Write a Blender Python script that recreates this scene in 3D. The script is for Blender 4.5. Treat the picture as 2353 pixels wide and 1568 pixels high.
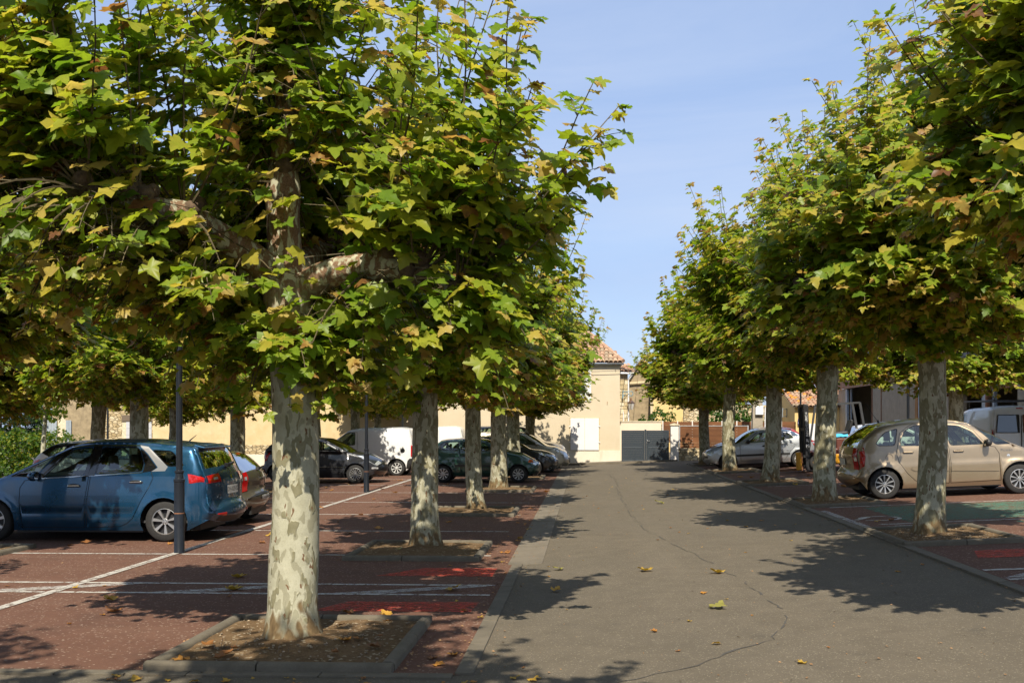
import bpy, bmesh, math, random
import numpy as np
from mathutils import Vector, Matrix, noise
from mathutils.geometry import delaunay_2d_cdt
random.seed(7); np.random.seed(7)
R = math.radians; PI = math.pi
S = bpy.context.scene; C = S.collection
for o in list(bpy.data.objects): bpy.data.objects.remove(o)

# ------------------------------------------------------------------ camera, sky, sun, exposure
cd = bpy.data.cameras.new('camera'); cam = bpy.data.objects.new('camera', cd); C.objects.link(cam)
cam.location = (0, 0, 1.87); cam.rotation_euler = (R(90), 0, R(2.5))
cd.sensor_width = 36; cd.lens = 36*2300/2352; cd.shift_x = -0.0293; cd.shift_y = 0.0816; cd.clip_end = 3000; cd.clip_start = 0.05
S.camera = cam
SUN_EL, SUN_AZ = 50, 2          # azimuth measured from straight behind the camera towards the right
sv = Vector((math.sin(R(SUN_AZ))*math.cos(R(SUN_EL)), -math.cos(R(SUN_AZ))*math.cos(R(SUN_EL)), math.sin(R(SUN_EL))))
w = bpy.data.worlds.new('World'); S.world = w; w.use_nodes = True
nt = w.node_tree; bg = nt.nodes['Background']
sky = nt.nodes.new('ShaderNodeTexSky'); sky.sky_type = 'NISHITA'; sky.sun_disc = False
sky.sun_elevation = R(SUN_EL); sky.sun_rotation = math.atan2(sv.x, sv.y)
sky.air_density = 1.0; sky.dust_density = 1.1; sky.ozone_density = 2.0
# thin high cloud veil: a soft procedural whitening of the sky
tc = nt.nodes.new('ShaderNodeTexCoord'); mp = nt.nodes.new('ShaderNodeMapping'); mp.inputs['Scale'].default_value = (1.2, 2.5, 6.0)
nz = nt.nodes.new('ShaderNodeTexNoise'); nz.inputs['Scale'].default_value = 1.6; nz.inputs['Detail'].default_value = 5
rp = nt.nodes.new('ShaderNodeMapRange'); rp.inputs[1].default_value = 0.42; rp.inputs[2].default_value = 0.75; rp.inputs[3].default_value = 0.66; rp.inputs[4].default_value = 0.80
mx = nt.nodes.new('ShaderNodeMix'); mx.data_type = 'RGBA'; mx.inputs[7].default_value = (2.15, 2.80, 4.30, 1)
nt.links.new(tc.outputs['Generated'], mp.inputs[0]); nt.links.new(mp.outputs[0], nz.inputs['Vector']); nt.links.new(nz.outputs[0], rp.inputs[0])
nt.links.new(rp.outputs[0], mx.inputs[0]); nt.links.new(sky.outputs[0], mx.inputs[6])
mp2 = nt.nodes.new('ShaderNodeMapping'); mp2.inputs['Scale'].default_value = (1.0, 2.2, 5.5); mp2.inputs['Rotation'].default_value = (0.0, R(24), 0.3)
nz2 = nt.nodes.new('ShaderNodeTexNoise'); nz2.inputs['Scale'].default_value = 1.5; nz2.inputs['Detail'].default_value = 7; nz2.inputs['Roughness'].default_value = 0.62; nz2.inputs['Distortion'].default_value = 0.5
rp2 = nt.nodes.new('ShaderNodeMapRange'); rp2.inputs[1].default_value = 0.42; rp2.inputs[2].default_value = 0.80; rp2.inputs[3].default_value = 0.0; rp2.inputs[4].default_value = 0.6
mx2 = nt.nodes.new('ShaderNodeMix'); mx2.data_type = 'RGBA'; mx2.inputs[7].default_value = (3.3, 3.8, 4.8, 1)
nt.links.new(tc.outputs['Generated'], mp2.inputs[0]); nt.links.new(mp2.outputs[0], nz2.inputs['Vector']); nt.links.new(nz2.outputs[0], rp2.inputs[0])
nt.links.new(rp2.outputs[0], mx2.inputs[0]); nt.links.new(mx.outputs[2], mx2.inputs[6]); nt.links.new(mx2.outputs[2], bg.inputs['Color'])
bg.inputs['Strength'].default_value = 0.120
ld = bpy.data.lights.new('sun', 'SUN'); ld.energy = 4.7; ld.angle = R(0.55); ld.color = (1.0, 0.92, 0.78)
sun = bpy.data.objects.new('sun', ld); C.objects.link(sun); sun.rotation_euler = sv.to_track_quat('Z', 'Y').to_euler()
vs = S.view_settings; vs.view_transform = 'Standard'; vs.look = 'None'; vs.exposure = 0.75; vs.gamma = 1.0; vs.use_curve_mapping = False
S.render.engine = 'CYCLES'

def zg(x):                        # the ground falls away to the far left and rises to the right of the gutter
    x = max(-32.0, min(24.0, x))
    if x < -10: return 0.055*(x+10)
    return 0.0 if x < -0.9 else 0.045*(x+0.9)

# ------------------------------------------------------------------ helpers
def tag(o, label=None, cat=None, group=None, kind=None):
    if label: o['label'] = label
    if cat: o['category'] = cat
    if group: o['group'] = group
    if kind: o['kind'] = kind
    return o
def empty(name, loc=(0, 0, 0), rot=(0, 0, 0), label=None, cat=None, group=None):
    o = bpy.data.objects.new(name, None); C.objects.link(o); o.location = loc; o.rotation_euler = rot; o.empty_display_size = 0.1
    return tag(o, label, cat, group)
def link_mesh(name, me, parent=None, loc=None, rot=None):
    o = bpy.data.objects.new(name, me); C.objects.link(o)
    if parent: o.parent = parent
    if loc: o.location = loc
    if rot: o.rotation_euler = rot
    return o
class MB:
    """collects verts and faces, builds ONE mesh object"""
    def __init__(s): s.v = []; s.f = []
    def add(s, v, f):
        b = len(s.v); s.v += [tuple(p) for p in v]; s.f += [tuple(i+b for i in q) for q in f]; return s
    def box(s, x0, x1, y0, y1, z0, z1):
        v = [(x, y, z) for z in (z0, z1) for y in (y0, y1) for x in (x0, x1)]
        return s.add(v, [(0, 2, 3, 1), (4, 5, 7, 6), (0, 1, 5, 4), (2, 6, 7, 3), (0, 4, 6, 2), (1, 3, 7, 5)])
    def obox(s, c, size, rot):
        M = Matrix.Translation(c) @ rot.to_4x4()
        a, b, d = (q/2 for q in size)
        v = [M @ Vector((x, y, z)) for z in (-d, d) for y in (-b, b) for x in (-a, a)]
        return s.add(v, [(0, 2, 3, 1), (4, 5, 7, 6), (0, 1, 5, 4), (2, 6, 7, 3), (0, 4, 6, 2), (1, 3, 7, 5)])
    def beam(s, p, q, wd, ht=None):
        p = Vector(p); q = Vector(q); d = q-p; L = d.length
        rot = d.to_track_quat('X', 'Z').to_matrix()
        return s.obox((p+q)/2, (L, wd, ht or wd), rot)
    def tube(s, pts, rad, n=8, caps=True, jit=None):
        pts = [Vector(p) for p in pts]
        if not hasattr(rad, '__len__'): rad = [rad]*len(pts)
        u = None; vv = []; ff = []
        for i, p in enumerate(pts):
            t = (pts[min(i+1, len(pts)-1)]-pts[max(i-1, 0)]).normalized()
            if u is None:
                u = t.orthogonal().normalized()
                if abs(t.z) > 0.8: u = (Vector((1, 0, 0))-t*t.x).normalized()
            u = (u-t*u.dot(t)).normalized(); b = t.cross(u)
            for k in range(n):
                a = 2*PI*k/n; r = rad[i]
                q = p+(u*math.cos(a)+b*math.sin(a))*r
                if jit: q = p+(q-p)*(1+jit(q))
                vv.append(q)
        for i in range(len(pts)-1):
            for k in range(n):
                k2 = (k+1) % n; ff.append((i*n+k, i*n+k2, (i+1)*n+k2, (i+1)*n+k))
        if caps: ff += [tuple(range(n-1, -1, -1)), tuple(range((len(pts)-1)*n, len(pts)*n))]
        return s.add(vv, ff)
    def lathe(s, prof, n=16, c=(0, 0, 0), axis='Z'):
        vv = []; ff = []
        for (r, h) in prof:
            for k in range(n):
                a = 2*PI*k/n; x, y = r*math.cos(a), r*math.sin(a)
                p = (x, y, h) if axis == 'Z' else ((x, h, y) if axis == 'Y' else (h, x, y))
                vv.append((p[0]+c[0], p[1]+c[1], p[2]+c[2]))
        for i in range(len(prof)-1):
            for k in range(n):
                k2 = (k+1) % n; q = (i*n+k, i*n+k2, (i+1)*n+k2, (i+1)*n+k)
                ff.append(q if axis != 'Y' else q[::-1])
        return s.add(vv, ff)
    def prism(s, poly, y0, y1):    # polygon in (x,z), extruded along y
        n = len(poly); v = [(x, y0, z) for x, z in poly]+[(x, y1, z) for x, z in poly]
        f = [tuple(range(n)), tuple(range(2*n-1, n-1, -1))]+[(i, i+n, (i+1) % n+n, (i+1) % n) for i in range(n)]
        return s.add(v, f)
    def mesh(s, name, mat, smooth=False):
        me = bpy.data.meshes.new(name); me.from_pydata(s.v, [], s.f)
        me.materials.append(mat)
        if smooth: me.polygons.foreach_set('use_smooth', [True]*len(me.polygons))
        bm = bmesh.new(); bm.from_mesh(me); bmesh.ops.recalc_face_normals(bm, faces=bm.faces); bm.to_mesh(me); bm.free()
        me.update(); return me
    def build(s, name, mat, parent=None, smooth=False, bevel=0, loc=None, rot=None):
        o = link_mesh(name, s.mesh(name, mat, smooth), parent, loc, rot)
        if bevel:
            m = o.modifiers.new('b', 'BEVEL'); m.width = bevel; m.segments = 2; m.limit_method = 'ANGLE'
        return o
def auto_smooth(o, ang=40):
    me = o.data
    me.polygons.foreach_set('use_smooth', [True]*len(me.polygons))
    try: me.set_sharp_from_angle(angle=R(ang))
    except Exception: pass
    return o

# ------------------------------------------------------------------ materials
class NT:
    def __init__(s, name):
        s.m = bpy.data.materials.new(name); s.m.use_nodes = True; s.t = s.m.node_tree; s.p = s.t.nodes['Principled BSDF']
        s.out = s.t.nodes['Material Output']
    def n(s, typ, **kw):
        q = s.t.nodes.new(typ)
        for k, v in kw.items():
            if hasattr(q, k): setattr(q, k, v)
            else: q.inputs[k.replace('_', ' ')].default_value = v
        return q
    def l(s, a, b): s.t.links.new(a, b)
    def coord(s, which='Object', scale=(1, 1, 1), rot=(0, 0, 0)):
        t = s.n('ShaderNodeTexCoord'); m = s.n('ShaderNodeMapping'); m.inputs['Scale'].default_value = scale; m.inputs['Rotation'].default_value = rot
        s.l(t.outputs[which], m.inputs[0]); return m.outputs[0]
    def noise(s, vec, scale, detail=4, rough=0.55, dist=0):
        q = s.n('ShaderNodeTexNoise'); q.inputs['Scale'].default_value = scale; q.inputs['Detail'].default_value = detail
        q.inputs['Roughness'].default_value = rough; q.inputs['Distortion'].default_value = dist; s.l(vec, q.inputs['Vector']); return q.outputs[0]
    def vor(s, vec, scale, feat='F1', out='Distance', rand=1):
        q = s.n('ShaderNodeTexVoronoi'); q.feature = feat; q.inputs['Scale'].default_value = scale; q.inputs['Randomness'].default_value = rand
        s.l(vec, q.inputs['Vector']); return q.outputs[out]
    def ramp(s, fac, stops, interp='LINEAR'):
        q = s.n('ShaderNodeValToRGB'); q.color_ramp.interpolation = interp; e = q.color_ramp.elements
        while len(e) < len(stops): e.new(0.5)
        for i, (p, c) in enumerate(stops): e[i].position = p; e[i].color = (*c, 1) if len(c) == 3 else c
        s.l(fac, q.inputs[0]); return q.outputs[0]
    def fr(s, fac, a, b, lo=0, hi=1):
        q = s.n('ShaderNodeMapRange'); q.inputs[1].default_value = a; q.inputs[2].default_value = b; q.inputs[3].default_value = lo; q.inputs[4].default_value = hi
        s.l(fac, q.inputs[0]); return q.outputs[0]
    def mix(s, fac, a, b, blend='MIX'):
        q = s.n('ShaderNodeMix'); q.data_type = 'RGBA'; q.blend_type = blend
        for v, i in ((fac, 0), (a, 6), (b, 7)):
            if isinstance(v, (int, float)): q.inputs[i].default_value = v
            elif isinstance(v, tuple): q.inputs[i].default_value = (*v, 1) if len(v) == 3 else v
            else: s.l(v, q.inputs[i])
        return q.outputs[2]
    def math(s, op, a, b=0.0):
        q = s.n('ShaderNodeMath'); q.operation = op
        for v, i in ((a, 0), (b, 1)):
            if isinstance(v, (int, float)): q.inputs[i].default_value = v
            else: s.l(v, q.inputs[i])
        return q.outputs[0]
    def bump(s, h, strength=0.3, dist=0.02):
        q = s.n('ShaderNodeBump'); q.inputs['Strength'].default_value = strength; q.inputs['Distance'].default_value = dist
        s.l(h, q.inputs['Height']); s.l(q.outputs[0], s.p.inputs['Normal']); return q.outputs[0]
    def base(s, c, rough=0.7, metal=0, spec=None):
        if isinstance(c, tuple): s.p.inputs['Base Color'].default_value = (*c, 1)
        else: s.l(c, s.p.inputs['Base Color'])
        if isinstance(rough, (int, float)): s.p.inputs['Roughness'].default_value = rough
        else: s.l(rough, s.p.inputs['Roughness'])
        s.p.inputs['Metallic'].default_value = metal
        if spec is not None: s.p.inputs['Specular IOR Level'].default_value = spec
        return s
M = {}
def simple(key, col, rough=0.6, metal=0, var=0.12, scale=6, bump=0, coat=0, spec=None):
    t = NT(key); v = t.coord('Object')
    n = t.noise(v, scale, 5, 0.6)
    dark = tuple(c*(1-var) for c in col); lite = tuple(min(1, c*(1+var)) for c in col)
    t.base(t.ramp(n, [(0.3, dark), (0.7, lite)]), rough, metal, spec)
    if bump: t.bump(t.noise(v, scale*6, 4), bump, 0.01)
    if coat: t.p.inputs['Coat Weight'].default_value = coat; t.p.inputs['Coat Roughness'].default_value = 0.04
    M[key] = t.m; return t.m

# asphalt of the aisle
t = NT('asphalt'); v = t.coord('Object')
n1 = t.noise(v, 0.35, 3); n2 = t.noise(v, 3.0, 6, 0.65); n3 = t.noise(v, 85, 2, 0.5); sp = t.vor(v, 110, 'F1', 'Color')
agg = t.n('ShaderNodeSeparateColor'); t.l(sp, agg.inputs[0])
c = t.ramp(n2, [(0.3, (0.103, 0.084, 0.058)), (0.7, (0.139, 0.114, 0.080))])
c = t.mix(t.fr(n1, 0.35, 0.7, 0, 0.5), c, (0.098, 0.083, 0.060))
st = t.noise(t.coord('Object', (1.3, 0.22, 1)), 1.1, 5, 0.6); c = t.mix(t.fr(st, 0.50, 0.72, 0, 0.40), c, (0.150, 0.124, 0.088))
oil = t.noise(v, 1.7, 3, 0.5); c = t.mix(t.fr(oil, 0.66, 0.78, 0, 0.45), c, (0.052, 0.046, 0.036))
c = t.mix(t.fr(n3, 0.3, 0.75, 0, 0.42), c, (0.055, 0.049, 0.040))
c = t.mix(t.fr(agg.outputs[0], 0.93, 0.98, 0, 0.38), c, (0.36, 0.32, 0.23))
t.base(c, 0.93, 0, 0.25); t.bump(t.math('ADD', n3, t.math('MULTIPLY', agg.outputs[1], 0.5)), 0.5, 0.006); M['asphalt'] = t.m
# red-brown surfacing of the parking bays
t = NT('red_surfacing'); v = t.coord('Object')
n1 = t.noise(v, 0.5, 4); n2 = t.noise(v, 5, 6, 0.7); n3 = t.noise(v, 110, 2); sp = t.n('ShaderNodeSeparateColor'); t.l(t.vor(v, 60, 'F1', 'Color'), sp.inputs[0])
c = t.ramp(n2, [(0.3, (0.104, 0.050, 0.032)), (0.7, (0.147, 0.072, 0.046))])
c = t.mix(t.fr(n1, 0.35, 0.7, 0, 0.6), c, (0.105, 0.054, 0.034))
oil = t.noise(v, 0.9, 5, 0.6); c = t.mix(t.fr(oil, 0.55, 0.75, 0, 0.55), c, (0.060, 0.034, 0.024)); ty = t.noise(t.coord('Object', (0.25, 1.6, 1)), 1.3, 4, 0.6); c = t.mix(t.fr(ty, 0.52, 0.72, 0, 0.35), c, (0.175, 0.100, 0.066))
c = t.mix(t.fr(n3, 0.35, 0.75, 0, 0.45), c, (0.065, 0.032, 0.022))
c = t.mix(t.fr(sp.outputs[0], 0.93, 0.98, 0, 0.6), c, (0.33, 0.25, 0.19))
t.base(c, 0.93, 0, 0.25); t.bump(n3, 0.45, 0.005); M['red'] = t.m
def paint(key, col, lo=0.30, hi=0.52, amt=1.0, sx=1.0):      # worn road paint: gaps let the surfacing show
    t = NT(key); v = t.coord('Object', (1, sx, 1)); n = t.noise(v, 9, 7, 0.75); n2 = t.noise(v, 60, 3)
    t.base(t.ramp(n2, [(0.3, tuple(q*0.82 for q in col)), (0.7, col)]), 0.8)
    tr = t.n('ShaderNodeBsdfTransparent'); mxs = t.n('ShaderNodeMixShader')
    t.l(t.math('MULTIPLY', t.fr(t.math('ADD', n, t.math('MULTIPLY', t.math('SUBTRACT', n2, 0.5), 0.3)), lo, hi), amt), mxs.inputs[0])
    t.l(tr.outputs[0], mxs.inputs[1]); t.l(t.p.outputs[0], mxs.inputs[2]); t.l(mxs.outputs[0], t.out.inputs[0]); M[key] = t.m
paint('white_paint', (0.52, 0.49, 0.43), 0.36, 0.52, 0.85)
paint('white_worn', (0.52, 0.49, 0.44), 0.42, 0.58, 0.9, 4)
paint('red_paint', (0.60, 0.060, 0.028), 0.40, 0.60, 0.85, 3)
paint('green_paint', (0.030, 0.30, 0.20), 0.45, 0.62, 0.75, 5)
# concrete of kerbs and gutter
t = NT('concrete'); v = t.coord('Object'); n = t.noise(v, 2.5, 6, 0.7); n2 = t.noise(v, 70, 3); n3 = t.noise(v, 0.7, 3)
c = t.ramp(n, [(0.3, (0.115, 0.095, 0.066)), (0.7, (0.180, 0.150, 0.108))]); c = t.mix(t.fr(n3, 0.5, 0.7, 0, 0.6), c, (0.09, 0.076, 0.052))
c = t.mix(t.fr(n2, 0.4, 0.7, 0, 0.35), c, (0.09, 0.08, 0.065)); t.base(c, 0.95); t.bump(n2, 0.4, 0.006); M['concrete'] = t.m
t = NT('kerb_concrete'); v = t.coord('Object'); n = t.noise(v, 4, 6, 0.7); n2 = t.noise(v, 90, 3)
c = t.ramp(n, [(0.25, (0.078, 0.064, 0.042)), (0.75, (0.155, 0.130, 0.092))]); c = t.mix(t.fr(n2, 0.4, 0.7, 0, 0.4), c, (0.08, 0.07, 0.05))
t.base(c, 0.95); t.bump(n2, 0.5, 0.006); M['kerb'] = t.m
# earth of the tree pits
t = NT('earth'); v = t.coord('Object'); n = t.noise(v, 5, 7, 0.7); n2 = t.noise(v, 55, 4, 0.7); sp = t.n('ShaderNodeSeparateColor'); t.l(t.vor(v, 38, 'F1', 'Color'), sp.inputs[0])
c = t.ramp(n, [(0.3, (0.125, 0.078, 0.040)), (0.7, (0.215, 0.140, 0.075))]); c = t.mix(t.fr(n2, 0.45, 0.7, 0, 0.6), c, (0.06, 0.04, 0.02))
c = t.mix(t.fr(sp.outputs[0], 0.92, 0.98, 0, 0.85), c, (0.36, 0.29, 0.19)); t.base(c, 1.0, 0, 0.1); t.bump(t.math('ADD', n2, sp.outputs[1]), 0.9, 0.02); M['earth'] = t.m
simple('crack', (0.058, 0.052, 0.043), 0.9, 0, 0.3, 30)
# plane tree bark: pale cream, olive-grey plates, brown at the foot and round the fork
def bark(key, olive=0.50, zf=2.5):
    t = NT(key); v = t.coord('Object'); vz = t.coord('Object', (1, 1, 0.45))
    oi = t.n('ShaderNodeObjectInfo'); va = t.n('ShaderNodeVectorMath'); va.operation = 'ADD'; t.l(vz, va.inputs[0]); t.l(oi.outputs['Location'], va.inputs[1]); vz = va.outputs[0]
    warp = t.noise(vz, 7, 3); wv = t.n('ShaderNodeVectorMath'); wv.operation = 'SCALE'; wv.inputs[3].default_value = 0.10
    t.l(t.n('ShaderNodeTexNoise').outputs[1], wv.inputs[0]); ad = t.n('ShaderNodeVectorMath'); ad.operation = 'ADD'; t.l(vz, ad.inputs[0])
    nn = t.n('ShaderNodeTexNoise'); nn.inputs['Scale'].default_value = 6; nn.inputs['Detail'].default_value = 3; t.l(vz, nn.inputs['Vector']); t.l(nn.outputs[1], wv.inputs[0]); t.l(wv.outputs[0], ad.inputs[1])
    a = t.noise(ad.outputs[0], 10, 2.4, 0.52); b = t.noise(ad.outputs[0], 16, 1.5, 0.4); d = t.noise(ad.outputs[0], 22, 2, 0.5); g = t.noise(v, 90, 3)
    pale = t.ramp(t.noise(v, 9, 4), [(0.3, (0.335, 0.318, 0.222)), (0.7, (0.425, 0.405, 0.295))])
    grey = (0.235, 0.218, 0.142); ol = t.ramp(t.noise(v, 14, 3), [(0.3, (0.165, 0.150, 0.085)), (0.7, (0.235, 0.215, 0.132))])
    c = t.mix(t.fr(b, 0.555, 0.575, 0, 0.75), pale, grey)
    c = t.mix(t.fr(a, olive, olive+0.018), c, ol)
    c = t.mix(t.fr(t.math('MULTIPLY', t.fr(a, olive, olive+0.01), t.fr(b, 0.36, 0.34)), 0.4, 0.6), c, pale)
    c = t.mix(t.fr(d, 0.66, 0.675), c, (0.15, 0.085, 0.045))
    z = t.n('ShaderNodeSeparateXYZ'); t.l(v, z.inputs[0])
    foot = t.fr(t.math('ADD', z.outputs[2], t.math('MULTIPLY', t.math('SUBTRACT', b, 0.5), 1.1)), 0.30, 0.10)
    c = t.mix(foot, c, t.ramp(d, [(0.3, (0.085, 0.055, 0.025)), (0.7, (0.20, 0.135, 0.065))]))
    top = t.math('MULTIPLY', t.fr(z.outputs[2], zf, zf+0.6), t.fr(d, 0.44, 0.50))
    c = t.mix(top, c, t.ramp(g, [(0.3, (0.10, 0.06, 0.035)), (0.7, (0.24, 0.145, 0.085))]))
    c = t.mix(t.fr(g, 0.5, 0.75, 0, 0.28), c, (0.12, 0.105, 0.07))
    t.base(c, 0.85, 0, 0.2)
    h = t.math('ADD', t.math('MULTIPLY', t.fr(a, olive-0.01, olive+0.02), 0.6), t.math('MULTIPLY', d, 0.5)); h = t.math('ADD', h, t.math('MULTIPLY', g, 0.12))
    t.bump(h, 0.55, 0.012); M[key] = t.m
bark('bark_pale', 0.575); bark('bark_olive', 0.475); bark('bark_mid', 0.525)
simple('twig', (0.085, 0.065, 0.030), 0.8, 0, 0.4, 8)
simple('knuckle', (0.10, 0.065, 0.038), 0.95, 0, 0.5, 18, 0.8)
# leaves: colour by the leaf's own tone, thin and translucent
def leafmat(key, stops, trans=0.52, rough=0.42):
    t = NT(key); a = t.n('ShaderNodeAttribute'); a.attribute_name = 'tone'
    v = t.coord('Object'); n = t.noise(v, 14, 3)
    f = t.math('ADD', a.outputs['Fac'], t.math('MULTIPLY', t.math('SUBTRACT', n, 0.5), 0.22))
    c = t.ramp(f, stops); t.base(c, rough, 0, 0.35)
    tr = t.n('ShaderNodeBsdfTranslucent'); hs = t.n('ShaderNodeHueSaturation'); hs.inputs['Saturation'].default_value = 1.05; hs.inputs['Value'].default_value = 1.45; t.l(c, hs.inputs['Color']); t.l(hs.outputs[0], tr.inputs[0])
    ms = t.n('ShaderNodeMixShader'); ms.inputs[0].default_value = trans
    t.l(t.p.outputs[0], ms.inputs[1]); t.l(tr.outputs[0], ms.inputs[2]); t.l(ms.outputs[0], t.out.inputs[0]); M[key] = t.m
LEAF = [(0.0, (0.068, 0.132, 0.016)), (0.26, (0.145, 0.235, 0.020)), (0.48, (0.265, 0.320, 0.029)), (0.70, (0.425, 0.355, 0.050)), (0.86, (0.480, 0.360, 0.095)), (0.93, (0.30, 0.16, 0.04)), (1.0, (0.17, 0.075, 0.030))]
leafmat('leaf', LEAF)
leafmat('fallen', [(0.0, (0.16, 0.20, 0.05)), (0.25, (0.42, 0.27, 0.04)), (0.5, (0.42, 0.19, 0.03)), (0.75, (0.26, 0.11, 0.035)), (1.0, (0.15, 0.07, 0.03))], 0.2, 0.55)
leafmat('hedge_leaf', [(0.0, (0.03, 0.085, 0.008)), (0.5, (0.085, 0.15, 0.012)), (0.8, (0.22, 0.24, 0.02)), (1.0, (0.34, 0.17, 0.02))])
leafmat('dark_leaf', [(0.0, (0.012, 0.028, 0.010)), (0.6, (0.028, 0.055, 0.018)), (1.0, (0.07, 0.09, 0.04))])
leafmat('purple_leaf', [(0.0, (0.030, 0.012, 0.012)), (0.6, (0.075, 0.028, 0.026)), (1.0, (0.13, 0.065, 0.05))])
# plaster walls
def plaster(key, a, b, stain=(0.2, 0.16, 0.1), samt=0.35, rough=0.92, bump=0.25, sc=1.3):
    t = NT(key); v = t.coord('Object'); vs_ = t.coord('Object', (1, 1, 0.25))
    n = t.noise(v, sc, 6, 0.65); n2 = t.noise(v, 28, 4, 0.6); n3 = t.noise(vs_, 2.2, 5, 0.7)
    c = t.ramp(n, [(0.3, a), (0.7, b)]); c = t.mix(t.fr(n3, 0.55, 0.78, 0, samt), c, stain); c = t.mix(t.fr(n2, 0.5, 0.75, 0, 0.16), c, stain)
    t.base(c, rough, 0, 0.2); t.bump(t.math('ADD', n2, t.math('MULTIPLY', n, 2)), bump, 0.012); M[key] = t.m
plaster('plaster_cream', (0.52, 0.435, 0.305), (0.57, 0.485, 0.350), (0.45, 0.36, 0.23), 0.3, bump=0.1)
plaster('plaster_dado', (0.60, 0.54, 0.43), (0.66, 0.60, 0.49), (0.42, 0.34, 0.22), 0.45, bump=0.15)
plaster('plaster_ochre', (0.54, 0.40, 0.205), (0.62, 0.49, 0.29), (0.36, 0.29, 0.17), 0.5, bump=0.6, sc=2.2)
plaster('plaster_yellow', (0.60, 0.42, 0.17), (0.64, 0.48, 0.22))
plaster('plaster_rough', (0.20, 0.155, 0.095), (0.40, 0.31, 0.185), (0.10, 0.08, 0.055), 0.7, bump=0.9, sc=3.5)
plaster('render_grey', (0.27, 0.235, 0.18), (0.35, 0.305, 0.235), (0.16, 0.13, 0.10), 0.4, bump=1.0, sc=3)
plaster('wall_peach', (0.63, 0.53, 0.40), (0.67, 0.57, 0.44), (0.5, 0.4, 0.28), 0.2, bump=0.08)
plaster('pillar_white', (0.64, 0.60, 0.54), (0.70, 0.66, 0.60), (0.45, 0.40, 0.32), 0.25, bump=0.1)
# rubble stone
t = NT('rubble'); v = t.coord('Object', (1, 1, 1.7)); n = t.noise(v, 5, 4); mv = t.n('ShaderNodeVectorMath'); mv.operation = 'ADD'; q = t.n('ShaderNodeVectorMath'); q.operation = 'SCALE'; q.inputs[3].default_value = 0.18
nn = t.n('ShaderNodeTexNoise'); nn.inputs['Scale'].default_value = 4; t.l(v, nn.inputs['Vector']); t.l(nn.outputs[1], q.inputs[0]); t.l(v, mv.inputs[0]); t.l(q.outputs[0], mv.inputs[1])
e = t.vor(mv.outputs[0], 4.5, 'DISTANCE_TO_EDGE'); col = t.vor(mv.outputs[0], 4.5, 'F1', 'Color'); sc_ = t.n('ShaderNodeSeparateColor'); t.l(col, sc_.inputs[0])
c = t.ramp(sc_.outputs[0], [(0.1, (0.36, 0.27, 0.145)), (0.5, (0.50, 0.40, 0.24)), (0.9, (0.58, 0.49, 0.33))]); c = t.mix(t.fr(n, 0.5, 0.75, 0, 0.4), c, (0.30, 0.23, 0.13))
c = t.mix(t.fr(e, 0.05, 0.0, 0, 0.8), c, (0.24, 0.18, 0.10)); t.base(c, 0.95, 0, 0.2); t.bump(t.fr(e, 0, 0.09), 1.0, 0.05); M['rubble'] = t.m
for k_, c_ in (('stone_a', (0.52, 0.42, 0.26)), ('stone_b', (0.44, 0.35, 0.20)), ('stone_c', (0.58, 0.50, 0.35))): simple(k_, c_, 0.95, 0, 0.2, 9, 0.6)
# clay tiles
for k_, c_ in (('tile_a', (0.30, 0.145, 0.085)), ('tile_b', (0.36, 0.215, 0.135)), ('tile_c', (0.36, 0.23, 0.145)), ('tile_d', (0.40, 0.27, 0.175)), ('tile_lichen', (0.55, 0.23, 0.035)), ('tile_old', (0.27, 0.20, 0.13))): simple(k_, c_, 0.9, 0, 0.22, 14, 0.3)
simple('shutter_white', (0.66, 0.64, 0.62), 0.55, 0, 0.04, 2); simple('zinc', (0.30, 0.33, 0.34), 0.45, 0.6, 0.15, 3); simple('pvc_white', (0.68, 0.68, 0.68), 0.45, 0, 0.05, 4)
simple('anthracite', (0.034, 0.044, 0.054), 0.42, 0.1, 0.08, 2); simple('steel_bright', (0.6, 0.6, 0.6), 0.25, 1.0, 0.05); simple('alu_post', (0.45, 0.46, 0.46), 0.5, 0.5, 0.1)
def wood(key, a, b, sc=1):
    t = NT(key); v = t.coord('Object', (1.0*sc, 1.0*sc, 14*sc)); oi = t.n('ShaderNodeObjectInfo'); n = t.noise(v, 3.5, 6, 0.7); n2 = t.noise(t.coord('Object'), 1.2, 3)
    c = t.ramp(n, [(0.3, a), (0.7, b)]); c = t.mix(t.fr(n2, 0.45, 0.7, 0, 0.45), c, tuple(q*0.55 for q in a))
    hv = t.n('ShaderNodeHueSaturation'); t.l(c, hv.inputs['Color']); t.l(t.fr(oi.outputs['Random'], 0, 1, 0.72, 1.25), hv.inputs['Value']); t.base(hv.outputs[0], 0.75, 0, 0.3); t.bump(n, 0.3, 0.006); M[key] = t.m
wood('wood_fence', (0.115, 0.045, 0.017), (0.20, 0.085, 0.034)); wood('wood_old', (0.12, 0.09, 0.065), (0.22, 0.17, 0.12)); wood('wood_orange', (0.30, 0.14, 0.045), (0.46, 0.25, 0.09))
simple('lamp_black', (0.010, 0.012, 0.016), 0.33, 0.0, 0.2, 10); simple('fascia_brown', (0.30, 0.165, 0.105), 0.6, 0.1, 0.08, 2); simple('guard_grey', (0.055, 0.058, 0.062), 0.5, 0.3, 0.2, 5); simple('steel_grey', (0.16, 0.165, 0.17), 0.5, 0.4, 0.2, 5)
simple('dark_inside', (0.035, 0.032, 0.030), 0.9); simple('rust', (0.22, 0.10, 0.05), 0.85, 0.2, 0.4, 9); simple('blue_grey', (0.28, 0.33, 0.38), 0.55, 0.1, 0.15, 4)
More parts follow.
